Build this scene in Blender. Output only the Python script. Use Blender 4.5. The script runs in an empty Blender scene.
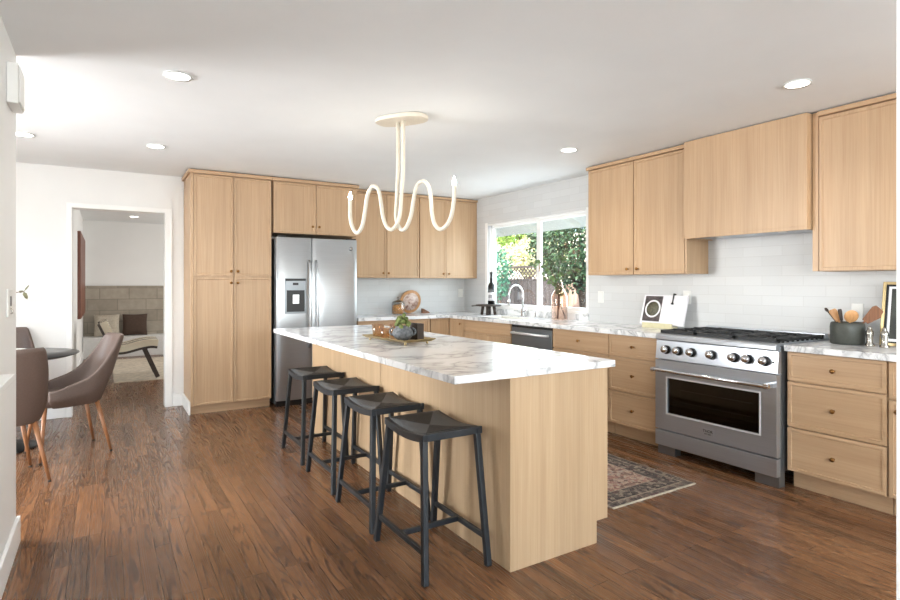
import bpy, math, random
from mathutils import Vector, Matrix
random.seed(7)
C = bpy.context.scene.collection
S = bpy.context.scene
PI = math.pi

# ------------------------------------------------------------------ camera, world, light, exposure
cam_data = bpy.data.cameras.new('camera')
cam = bpy.data.objects.new('camera', cam_data); C.objects.link(cam); S.camera = cam
cam_data.sensor_width = 36.0
cam_data.lens = 558.0 / 900.0 * 36.0
cam_data.shift_y = -16.0 / 900.0
cam_data.clip_start = 0.02; cam_data.clip_end = 200
cam.location = (0, 0, 1.302)
cam.rotation_euler = (PI / 2, 0, -math.atan2(345.0, 558.0))

W = bpy.data.worlds.new('sky'); S.world = W; W.use_nodes = True
wn = W.node_tree.nodes; wl = W.node_tree.links
bgn = wn['Background']
sky = wn.new('ShaderNodeTexSky'); sky.sky_type = 'NISHITA'; sky.sun_disc = False
sky.sun_elevation = math.radians(48); sky.sun_rotation = math.radians(-60); sky.air_density = 1.0; sky.dust_density = 2.0
wl.new(sky.outputs[0], bgn.inputs[0]); bgn.inputs[1].default_value = 0.8

def light(name, kind, loc, power, color=(1, 1, 1), size=None, target=None, spread=None):
    d = bpy.data.lights.new(name, kind); d.energy = power; d.color = color
    o = bpy.data.objects.new(name, d); C.objects.link(o); o.location = loc
    if kind == 'AREA':
        d.shape = 'RECTANGLE'; d.size, d.size_y = size
        if spread: d.spread = math.radians(spread)
    elif size is not None and kind in ('POINT', 'SPOT'):
        d.shadow_soft_size = size
    if target is not None:
        o.rotation_euler = (Vector(target) - Vector(loc)).to_track_quat('-Z', 'Y').to_euler()
    return o

sun = light('sun', 'SUN', (0, 0, 20), 10.0, (1.0, 0.95, 0.86), target=(9.0, 9.0, 0.0))
sun.rotation_euler = Vector((0.62, 0.25, -0.75)).to_track_quat('-Z', 'Y').to_euler(); sun.data.angle = 0.01
# daylight at dining and kitchen windows; rear, left and far-room fills are added
light('daylight_dining_window', 'AREA', (-2.95, 4.75, 1.35), 118, (0.96, 0.98, 1.0), (1.6, 1.9), (1.6, 2.3, 0.7), 120)
light('added_fill_rear', 'AREA', (1.9, -3.30, 1.75), 250, (0.95, 0.975, 1.0), (3.8, 1.6), (1.9, -1.6, 4.6))  # added fill behind the camera, tilted up to brighten the ceiling
light('added_fill_left', 'AREA', (-0.345, -1.7, 1.4), 62, (0.96, 0.98, 1.0), (2.2, 1.7), (1.5, -0.6, 2.6))  # added fill that brightens the fronts facing left
light('daylight_kitchen_window', 'AREA', (4.50, 5.15, 1.50), 18, (0.92, 0.96, 1.0), (1.7, 0.95), (0, 5.0, 1.0))
light('added_fill_far_room', 'AREA', (2.9, 9.6, 1.4), 48, (1.0, 0.98, 0.95), (2.2, 1.8), (0, 9.6, 1.2))  # added fill for the far room, no window stands here
LAMPS = [(0.342, 3.40), (0.361, 5.23), (3.37, 3.52), (3.37, 1.67), (-0.53, 5.35), (0.42, 10.9)]
LAMP_POWER = 4.0

S.view_settings.view_transform = 'Standard'; S.view_settings.look = 'None'
S.view_settings.gamma = 1.0; S.view_settings.use_curve_mapping = False
S.view_settings.exposure = 0.36

# ------------------------------------------------------------------ materials
def lin(c):
    return tuple((v / 255 / 12.92 if v / 255 <= 0.04045 else ((v / 255 + 0.055) / 1.055) ** 2.4) for v in c) + (1.0,)
class N:
    def __init__(s, name):
        s.m = bpy.data.materials.new(name); s.m.use_nodes = True
        s.t = s.m.node_tree; s.b = s.t.nodes['Principled BSDF']
    def n(s, typ, **kw):
        x = s.t.nodes.new(typ)
        for k, v in kw.items():
            if k.startswith('i_'):
                x.inputs[int(k[2:]) if k[2:].isdigit() else k[2:].replace('_', ' ')].default_value = v
            else: setattr(x, k, v)
        return x
    def l(s, a, b): s.t.links.new(a, b)
    def coord(s, scale=(1, 1, 1), rot=(0, 0, 0), rnd=False, kind='Object'):
        tc = s.n('ShaderNodeTexCoord'); mp = s.n('ShaderNodeMapping')
        mp.inputs['Scale'].default_value = scale; mp.inputs['Rotation'].default_value = rot
        src = tc.outputs[kind]
        if rnd:
            oi = s.n('ShaderNodeObjectInfo'); mu = s.n('ShaderNodeMath', operation='MULTIPLY'); mu.inputs[1].default_value = 13.0
            s.l(oi.outputs['Random'], mu.inputs[0]); ad = s.n('ShaderNodeVectorMath', operation='ADD')
            s.l(src, ad.inputs[0]); s.l(mu.outputs[0], ad.inputs[1]); src = ad.outputs[0]
        s.l(src, mp.inputs[0]); return mp.outputs[0]
    def noise(s, v, scale=5, detail=4, rough=0.55, dist=0.0):
        x = s.n('ShaderNodeTexNoise'); x.inputs['Scale'].default_value = scale; x.inputs['Detail'].default_value = detail
        x.inputs['Roughness'].default_value = rough; x.inputs['Distortion'].default_value = dist
        s.l(v, x.inputs['Vector']); return x.outputs['Fac']
    def ramp(s, f, stops, interp='LINEAR'):
        r = s.n('ShaderNodeValToRGB'); r.color_ramp.interpolation = interp
        e = r.color_ramp.elements
        while len(e) < len(stops): e.new(0.5)
        for k, (p, c) in enumerate(stops): e[k].position = p; e[k].color = c if len(c) == 4 else lin(c)
        s.l(f, r.inputs[0]); return r.outputs[0]
    def mix(s, f, a, b, mode='MIX'):
        x = s.n('ShaderNodeMix', data_type='RGBA', blend_type=mode)
        for sock, v in ((x.inputs[0], f), (x.inputs[6], a), (x.inputs[7], b)):
            if isinstance(v, (int, float, tuple)): sock.default_value = v
            else: s.l(v, sock)
        return x.outputs[2]
    def math(s, op, a, b=0.0, clamp=False):
        x = s.n('ShaderNodeMath', operation=op, use_clamp=clamp)
        for k, v in enumerate((a, b)):
            if isinstance(v, (int, float)): x.inputs[k].default_value = v
            else: s.l(v, x.inputs[k])
        return x.outputs[0]
    def bump(s, h, strength=0.1, dist=0.002):
        x = s.n('ShaderNodeBump'); x.inputs['Strength'].default_value = strength; x.inputs['Distance'].default_value = dist
        s.l(h, x.inputs['Height']); s.l(x.outputs[0], s.b.inputs['Normal'])
    def set(s, color=None, rough=None, metal=None, **kw):
        if color is not None:
            if isinstance(color, tuple): s.b.inputs['Base Color'].default_value = color if len(color) == 4 else lin(color)
            else: s.l(color, s.b.inputs['Base Color'])
        if rough is not None:
            if isinstance(rough, (int, float)): s.b.inputs['Roughness'].default_value = rough
            else: s.l(rough, s.b.inputs['Roughness'])
        if metal is not None: s.b.inputs['Metallic'].default_value = metal
        for k, v in kw.items(): s.b.inputs[k.replace('_', ' ')].default_value = v
        return s.m

def plain(name, c, rough=0.5, metal=0.0, var=0.04, scale=30, **kw):
    k = N(name); v = k.coord(rnd=True); f = k.noise(v, scale, 3)
    a = tuple(max(0, x * (1 - var)) for x in c); b = tuple(min(255, x * (1 + var)) for x in c)
    return k.set(k.ramp(f, [(0.3, a), (0.7, b)]), rough, metal, **kw)

def oak(name, c1, c2, c3, axis='z', rough=0.42):
    k = N(name)
    st = {'z': (1, 1, 0.022), 'x': (0.022, 1, 1), 'y': (1, 0.022, 1)}[axis]
    v = k.coord(st, rnd=True)
    f1 = k.noise(v, 90, 5, 0.6, 0.2); f2 = k.noise(v, 11, 3, 0.5, 0.3)
    col = k.ramp(f1, [(0.30, c1), (0.52, c2), (0.75, c3)])
    tone = k.ramp(f2, [(0.3, (0.90, 0.89, 0.88, 1)), (0.7, (1.05, 1.05, 1.06, 1))])
    col = k.mix(1.0, col, tone, 'MULTIPLY')
    k.bump(f1, 0.06, 0.001)
    return k.set(col, rough)

M = {}
M['oak'] = oak('oak_vertical_grain', (184, 150, 115), (192, 160, 125), (198, 167, 133))
M['oak_flat'] = oak('oak_horizontal_grain_x', (184, 150, 115), (191, 158, 123), (196, 164, 130), 'x')
M['oak_side'] = oak('oak_horizontal_grain_y', (184, 150, 115), (191, 158, 123), (196, 164, 130), 'y')
M['oak_pale'] = oak('pale_oak_panel', (180, 151, 117), (187, 159, 125), (193, 166, 134))
M['oak_leg'] = oak('chair_leg_oak', (128, 84, 52), (146, 98, 62), (160, 110, 72))
M['wall'] = plain('white_wall_paint', (236, 236, 234), 0.6, var=0.006, scale=3)
M['ceiling'] = plain('ceiling_paint', (238, 241, 242), 0.75, var=0.006, scale=3)
M['trim'] = plain('white_trim_paint', (243, 243, 241), 0.35, var=0.004, scale=3)
M['plastic_white'] = plain('white_plastic', (236, 236, 232), 0.35, var=0.005)
M['shadow_gap'] = plain('dark_recess', (40, 32, 26), 0.7)

def tile(name, axes):
    k = N(name)
    tc = k.n('ShaderNodeTexCoord'); sp = k.n('ShaderNodeSeparateXYZ'); cb = k.n('ShaderNodeCombineXYZ')
    k.l(tc.outputs['Object'], sp.inputs[0])
    k.l(sp.outputs[axes[0]], cb.inputs[0]); k.l(sp.outputs[axes[1]], cb.inputs[1])
    br = k.n('ShaderNodeTexBrick'); br.offset = 0.5
    br.inputs['Scale'].default_value = 1.0; br.inputs['Brick Width'].default_value = 0.30; br.inputs['Row Height'].default_value = 0.0758
    br.inputs['Mortar Size'].default_value = 0.0013; br.inputs['Mortar Smooth'].default_value = 0.3
    br.inputs['Color1'].default_value = lin((207, 208, 208)); br.inputs['Color2'].default_value = lin((214, 215, 215)); br.inputs['Mortar'].default_value = lin((194, 194, 192))
    k.l(cb.outputs[0], br.inputs['Vector'])
    inv = k.math('SUBTRACT', 1.0, br.outputs['Fac']); k.bump(inv, 0.25, 0.001)
    return k.set(br.outputs['Color'], 0.42)
M['tile_y'] = tile('glazed_tile_range_wall', ('Y', 'Z'))
M['tile_x'] = tile('glazed_tile_fridge_wall', ('X', 'Z'))

def marble():
    k = N('white_marble_grey_veins'); v = k.coord((1, 1, 1))
    wob = k.n('ShaderNodeTexNoise'); wob.inputs['Scale'].default_value = 2.2; wob.inputs['Detail'].default_value = 5
    k.l(v, wob.inputs['Vector'])
    sc = k.n('ShaderNodeVectorMath', operation='SCALE'); sc.inputs['Scale'].default_value = 0.55; k.l(wob.outputs['Color'], sc.inputs[0])
    ad = k.n('ShaderNodeVectorMath', operation='ADD'); k.l(v, ad.inputs[0]); k.l(sc.outputs[0], ad.inputs[1])
    rot = k.n('ShaderNodeMapping'); rot.inputs['Rotation'].default_value = (0.3, 0.2, 0.7); rot.inputs['Scale'].default_value = (1.0, 2.3, 1.4)
    k.l(ad.outputs[0], rot.inputs[0])
    def veins(scale, width):
        f = k.noise(rot.outputs[0], scale, 3, 0.5)
        return k.math('ABSOLUTE', k.math('SUBTRACT', f, 0.5)), width
    d1, _ = veins(1.9, 0); d2, _ = veins(5.0, 0)
    v1 = k.ramp(d1, [(0.0, (1, 1, 1, 1)), (0.012, (0.55, 0.55, 0.55, 1)), (0.055, (0, 0, 0, 1))])
    v2 = k.ramp(d2, [(0.0, (0.75, 0.75, 0.75, 1)), (0.020, (0, 0, 0, 1))])
    patch = k.ramp(k.noise(v, 1.7, 3), [(0.40, (0, 0, 0, 1)), (0.66, (1, 1, 1, 1))])
    v2 = k.mix(1.0, v2, patch, 'MULTIPLY')
    amt = k.mix(1.0, v1, v2, 'ADD')
    cloud = k.ramp(k.noise(rot.outputs[0], 2.2, 5), [(0.35, (234, 235, 236)), (0.6, (244, 244, 244))])
    return k.set(k.mix(k.math('MULTIPLY', amt, 0.62, True), cloud, lin((118, 120, 124))), 0.16)
M['marble'] = marble()

def floor_mat():
    k = N('stained_oak_strip_floor')
    tc = k.n('ShaderNodeTexCoord'); sp = k.n('ShaderNodeSeparateXYZ'); k.l(tc.outputs['Object'], sp.inputs[0])
    cb = k.n('ShaderNodeCombineXYZ'); k.l(sp.outputs['Y'], cb.inputs[0]); k.l(sp.outputs['X'], cb.inputs[1])
    br = k.n('ShaderNodeTexBrick'); br.offset = 0.37; br.offset_frequency = 3
    for a, b in (('Scale', 1.0), ('Brick Width', 0.86), ('Row Height', 0.070), ('Mortar Size', 0.0011), ('Mortar Smooth', 0.2)): br.inputs[a].default_value = b
    br.inputs['Color1'].default_value = (0, 0, 0, 1); br.inputs['Color2'].default_value = (1, 1, 1, 1); br.inputs['Mortar'].default_value = (0.5, 0.5, 0.5, 1)
    k.l(cb.outputs[0], br.inputs['Vector'])
    rnd = k.n('ShaderNodeSeparateColor'); k.l(br.outputs['Color'], rnd.inputs[0]); r = rnd.outputs[0]
    # each board gets its own grain: shift the lookup by the board's random tone
    row = k.math('FLOOR', k.math('DIVIDE', sp.outputs['X'], 0.070))
    off = k.math('ADD', k.math('MULTIPLY', row, 3.17), k.math('MULTIPLY', r, 9.3))
    c2 = k.n('ShaderNodeCombineXYZ'); k.l(k.math('MULTIPLY', sp.outputs['X'], 1.0), c2.inputs[0])
    k.l(k.math('ADD', k.math('MULTIPLY', sp.outputs['Y'], 0.055), off), c2.inputs[1]); k.l(off, c2.inputs[2])
    big = k.noise(c2.outputs[0], 8.0, 2, 0.5, 0.0)
    rings = k.math('SINE', k.math('MULTIPLY', big, 150.0))
    rings = k.math('ADD', k.math('MULTIPLY', rings, 0.5), 0.5)
    c3 = k.n('ShaderNodeCombineXYZ'); k.l(sp.outputs['X'], c3.inputs[0]); k.l(k.math('MULTIPLY', sp.outputs['Y'], 0.02), c3.inputs[1]); k.l(off, c3.inputs[2])
    fine = k.noise(c3.outputs[0], 260, 3, 0.6)
    base = k.ramp(r, [(0.0, (104, 72, 48)), (0.4, (117, 81, 54)), (0.7, (128, 89, 60)), (1.0, (141, 100, 68))])
    ring_d = k.ramp(rings, [(0.0, (1, 1, 1, 1)), (0.17, (0.0, 0.0, 0.0, 1))])
    col = k.mix(k.math('MULTIPLY', ring_d, 0.75), base, lin((44, 27, 19)))
    fd = k.ramp(fine, [(0.36, (0.66, 0.64, 0.62, 1)), (0.62, (1.14, 1.14, 1.14, 1))])
    col = k.mix(1.0, col, fd, 'MULTIPLY')
    col = k.mix(br.outputs['Fac'], col, lin((40, 26, 18)))
    h = k.math('SUBTRACT', k.math('MULTIPLY', fine, 0.4), k.math('ADD', br.outputs['Fac'], k.math('MULTIPLY', ring_d, 0.25)))
    k.bump(h, 0.16, 0.0015)
    rough = k.math('ADD', k.math('MULTIPLY', rings, -0.06), 0.29)
    return k.set(col, rough)
M['floor'] = floor_mat()

def steel(name, c, rough=0.26, axis='z', metal=0.82):
    k = N(name); st = {'z': (1, 1, 0.01), 'x': (0.01, 1, 1), 'y': (1, 0.01, 1)}[axis]
    f = k.noise(k.coord(st), 220, 3)
    return k.set(k.ramp(f, [(0.3, tuple(x * 0.98 for x in c)), (0.7, tuple(min(255, x * 1.02) for x in c))]),
                 rough, metal)
M['steel'] = steel('brushed_steel', (184, 187, 190), 0.28, 'x')
M['steel_y'] = steel('brushed_steel_range', (188, 193, 200), 0.28, 'y')
M['steel_dark'] = steel('dark_steel', (134, 138, 142), 0.30, 'y')
M['chrome'] = plain('polished_chrome', (215, 215, 216), 0.08, 1.0, 0.01)
M['bright_trim'] = plain('bright_satin_metal', (226, 227, 228), 0.35, 0.35, 0.01)
M['brass'] = plain('aged_brass', (150, 108, 62), 0.30, 1.0, 0.05)
M['gold'] = plain('gold_metal', (188, 168, 126), 0.28, 1.0, 0.05)
M['black_iron'] = plain('black_cast_iron', (30, 31, 33), 0.5, 0.2)
M['black_plastic'] = plain('black_plastic', (22, 22, 23), 0.35)
M['stool_frame'] = plain('blue_black_painted_wood', (29, 34, 39), 0.42, var=0.05)
def weave():
    k = N('black_woven_cord'); tc = k.n('ShaderNodeTexCoord'); sp = k.n('ShaderNodeSeparateXYZ'); k.l(tc.outputs['Object'], sp.inputs[0])
    # cord seat woven in from the four sides: strands turn along the two diagonals
    ax = k.math('DIVIDE', k.math('ABSOLUTE', sp.outputs['X']), 0.16); ay = k.math('DIVIDE', k.math('ABSOLUTE', sp.outputs['Y']), 0.235)
    m = k.math('GREATER_THAN', ax, ay)
    sx = k.math('SINE', k.math('MULTIPLY', sp.outputs['X'], 900.0)); sy = k.math('SINE', k.math('MULTIPLY', sp.outputs['Y'], 900.0))
    st = k.math('ADD', k.math('MULTIPLY', m, sx), k.math('MULTIPLY', k.math('SUBTRACT', 1.0, m), sy))
    c = k.ramp(k.math('ADD', k.math('MULTIPLY', st, 0.5), 0.5), [(0.0, (18, 19, 20)), (1.0, (42, 43, 44))])
    c = k.mix(k.math('MULTIPLY', m, 0.6), c, lin((96, 98, 100)))
    k.bump(st, 0.6, 0.002)
    return k.set(c, 0.55)
M['weave'] = weave()
M['cream_metal'] = plain('cream_plaster_metal', (222, 214, 198), 0.45, var=0.02)
M['chair_fabric'] = plain('taupe_leather', (92, 76, 68), 0.55, var=0.06, scale=120)
M['table_black'] = plain('black_tabletop', (48, 49, 51), 0.28, var=0.05)
M['ceramic_white'] = plain('white_ceramic', (235, 233, 226), 0.25, var=0.01)
M['stoneware'] = plain('grey_green_stoneware', (66, 68, 62), 0.5, var=0.08, scale=60)
M['pot_stone'] = plain('speckled_grey_pot', (92, 95, 98), 0.55, var=0.28, scale=60)
M['dark_wood'] = plain('dark_walnut', (58, 46, 38), 0.5, var=0.15)
M['mid_wood'] = oak('mid_brown_wood', (112, 72, 48), (134, 90, 62), (150, 104, 74))
M['light_wood'] = oak('light_spoon_wood', (186, 132, 82), (204, 152, 100), (216, 168, 120))
M['art_wood'] = oak('reddish_brown_wood', (84, 42, 24), (110, 58, 36), (130, 72, 46))
M['moss'] = plain('green_moss', (98, 108, 58), 0.8, var=0.35, scale=40)
M['leaf'] = plain('sage_leaf', (92, 112, 72), 0.55, var=0.3, scale=8)
M['leaf_dusky'] = plain('dusky_green_leaf', (104, 102, 76), 0.6, var=0.25, scale=20)
M['twig'] = plain('brown_twig', (92, 70, 52), 0.7)
M['paper'] = plain('white_paper', (238, 237, 240), 0.6, var=0.008)
M['photo_dark'] = plain('printed_photo', (74, 66, 66), 0.5, var=0.35, scale=40)
M['food'] = plain('printed_food', (84, 82, 68), 0.5, var=0.5, scale=120)
M['brass_pale'] = plain('pale_brass', (212, 206, 170), 0.35, 0.3, 0.03)
M['orange'] = plain('orange_dried_fruit', (222, 138, 40), 0.5, var=0.25, scale=60)
M['pewter'] = plain('pewter', (168, 164, 156), 0.22, 1.0, 0.05)
M['art_dark'] = plain('dark_print', (52, 54, 48), 0.5, var=0.25, scale=10)
M['bottle_dark'] = plain('dark_bottle_glass', (20, 20, 20), 0.1)
M['cushion_beige'] = plain('beige_linen', (176, 166, 150), 0.9, var=0.06)
M['cushion_brown'] = plain('brown_velvet', (70, 54, 44), 0.9, var=0.08)
M['hearth'] = plain('pale_grey_hearth', (206, 205, 202), 0.6, var=0.02)
M['rug_beige'] = plain('beige_wool', (186, 174, 156), 0.95, var=0.12, scale=18)
M['dirt'] = plain('garden_gravel', (206, 198, 184), 0.95, var=0.2, scale=3)
M['eave'] = plain('painted_eave', (232, 234, 226), 0.7, var=0.02)
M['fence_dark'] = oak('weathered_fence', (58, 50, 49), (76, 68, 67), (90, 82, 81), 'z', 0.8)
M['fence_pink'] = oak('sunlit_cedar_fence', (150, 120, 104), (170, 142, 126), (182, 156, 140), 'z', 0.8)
M['stucco'] = plain('cream_stucco', (236, 228, 208), 0.8, var=0.03)
M['leaf_tree'] = plain('dark_green_foliage', (58, 82, 56), 0.5, var=0.55, scale=9)
M['leaf_lime'] = plain('bright_green_foliage', (128, 158, 66), 0.5, var=0.35, scale=7)
M['leaf_pale'] = plain('pale_yellow_foliage', (206, 202, 158), 0.5, var=0.25, scale=7)
M['leaf_teal'] = plain('blue_green_foliage', (84, 140, 112), 0.5, var=0.3, scale=7)
def glass(name, c, rough=0.0, ior=1.45):
    k = N(name); k.set(c, rough, 0.0, IOR=ior); k.b.inputs['Transmission Weight'].default_value = 1.0; return k.m
def thin_glass(name, c, gloss=0.10):
    k = N(name); tr = k.n('ShaderNodeBsdfTransparent'); tr.inputs[0].default_value = lin(c)
    gl = k.n('ShaderNodeBsdfGlossy'); gl.inputs['Roughness'].default_value = 0.04
    lw = k.n('ShaderNodeLayerWeight'); lw.inputs['Blend'].default_value = 0.25
    mx = k.n('ShaderNodeMixShader'); k.l(k.math('ADD', k.math('MULTIPLY', lw.outputs['Facing'], 0.55), gloss * 0.4), mx.inputs[0])
    k.l(tr.outputs[0], mx.inputs[1]); k.l(gl.outputs[0], mx.inputs[2]); k.l(mx.outputs[0], k.t.nodes['Material Output'].inputs[0]); return k.m
M['oven_glass'] = thin_glass('dark_oven_glass', (150, 150, 152), 0.05)
M['amber_glass'] = thin_glass('amber_glass', (244, 226, 206))
M['pink_glass'] = thin_glass('blush_glass', (249, 238, 231))
M['clear_glass'] = thin_glass('clear_glass', (248, 249, 249))
def pane():
    k = N('window_glass'); tr = k.n('ShaderNodeBsdfTransparent'); tr.inputs[0].default_value = (0.96, 0.98, 0.97, 1)
    gl = k.n('ShaderNodeBsdfGlossy'); gl.inputs['Roughness'].default_value = 0.02
    mx = k.n('ShaderNodeMixShader'); mx.inputs[0].default_value = 0.06
    k.l(tr.outputs[0], mx.inputs[1]); k.l(gl.outputs[0], mx.inputs[2]); k.l(mx.outputs[0], k.t.nodes['Material Output'].inputs[0]); return k.m
M['pane'] = pane()
def emit(name, c, s):
    k = N(name); k.b.inputs['Emission Color'].default_value = c; k.b.inputs['Emission Strength'].default_value = s; return k.set((250, 245, 235), 0.4)
M['lamp_on'] = emit('lit_lens', (1, 0.97, 0.92, 1), 9.0)
M['bulb_on'] = emit('lit_bulb', (1, 0.95, 0.86, 1), 80.0)
def far_tile():
    k = N('grey_brown_stone_tile'); tc = k.n('ShaderNodeTexCoord'); sp = k.n('ShaderNodeSeparateXYZ'); cb = k.n('ShaderNodeCombineXYZ')
    k.l(tc.outputs['Object'], sp.inputs[0]); k.l(sp.outputs[0], cb.inputs[0]); k.l(sp.outputs[2], cb.inputs[1])
    br = k.n('ShaderNodeTexBrick'); br.offset = 0.4
    for a, b in (('Scale', 1.0), ('Brick Width', 0.46), ('Row Height', 0.205), ('Mortar Size', 0.006)): br.inputs[a].default_value = b
    br.inputs['Color1'].default_value = lin((146, 137, 124)); br.inputs['Color2'].default_value = lin((166, 157, 143)); br.inputs['Mortar'].default_value = lin((130, 122, 111))
    k.l(cb.outputs[0], br.inputs['Vector'])
    f = k.ramp(k.noise(k.coord(), 9, 5), [(0.3, (0.86, 0.86, 0.85, 1)), (0.7, (1.08, 1.08, 1.07, 1))])
    return k.set(k.mix(1.0, br.outputs['Color'], f, 'MULTIPLY'), 0.6)
M['far_tile'] = far_tile()
def stripes():
    k = N('cream_and_black_stripe'); tc = k.n('ShaderNodeTexCoord'); sp = k.n('ShaderNodeSeparateXYZ'); k.l(tc.outputs['Object'], sp.inputs[0])
    f = k.math('FRACT', k.math('MULTIPLY', k.math('ADD', sp.outputs['Y'], 10.06), 4.2))
    return k.set(k.ramp(f, [(0.0, (228, 216, 192)), (0.34, (228, 216, 192)), (0.35, (38, 30, 27)), (0.56, (38, 30, 27)), (0.57, (228, 216, 192)), (0.70, (228, 216, 192)), (0.71, (38, 30, 27))], 'CONSTANT'), 0.9)
M['stripes'] = stripes()
def rug_mat(hx, hy):
    k = N('faded_oriental_wool'); tc = k.n('ShaderNodeTexCoord'); sp = k.n('ShaderNodeSeparateXYZ'); k.l(tc.outputs['Object'], sp.inputs[0])
    ex = k.math('SUBTRACT', hx, k.math('ABSOLUTE', sp.outputs['X'])); ey = k.math('SUBTRACT', hy, k.math('ABSOLUTE', sp.outputs['Y']))
    d = k.math('MINIMUM', ex, ey)
    ab = k.n('ShaderNodeVectorMath', operation='ABSOLUTE'); k.l(tc.outputs['Object'], ab.inputs[0])
    vo = k.n('ShaderNodeTexVoronoi'); vo.inputs['Scale'].default_value = 42; k.l(ab.outputs[0], vo.inputs['Vector'])
    sc = k.n('ShaderNodeSeparateColor'); k.l(vo.outputs['Color'], sc.inputs[0])
    n1 = k.noise(tc.outputs['Object'], 85, 4, 0.7)
    f = k.math('ADD', k.math('MULTIPLY', sc.outputs[0], 0.55), k.math('MULTIPLY', n1, 0.5))
    field = k.ramp(f, [(0.25, (94, 72, 66)), (0.40, (150, 122, 108)), (0.5, (188, 168, 146)), (0.62, (140, 92, 84)), (0.75, (168, 156, 142))])
    border = k.ramp(f, [(0.25, (44, 38, 36)), (0.42, (104, 94, 86)), (0.52, (64, 54, 52)), (0.64, (150, 138, 122)), (0.78, (86, 60, 58))])
    isb = k.ramp(d, [(0.0, (1, 1, 1, 1)), (0.17, (0, 0, 0, 1))], 'CONSTANT')
    col = k.mix(isb, field, border)
    line = k.ramp(d, [(0.0, (0, 0, 0, 1)), (0.045, (1, 1, 1, 1)), (0.055, (0, 0, 0, 1)), (0.165, (1, 1, 1, 1)), (0.175, (0, 0, 0, 1))], 'CONSTANT')
    col = k.mix(k.math('MULTIPLY', line, 0.6), col, lin((172, 156, 136)))
    k.bump(n1, 0.4, 0.003)
    return k.set(col, 0.95)

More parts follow.
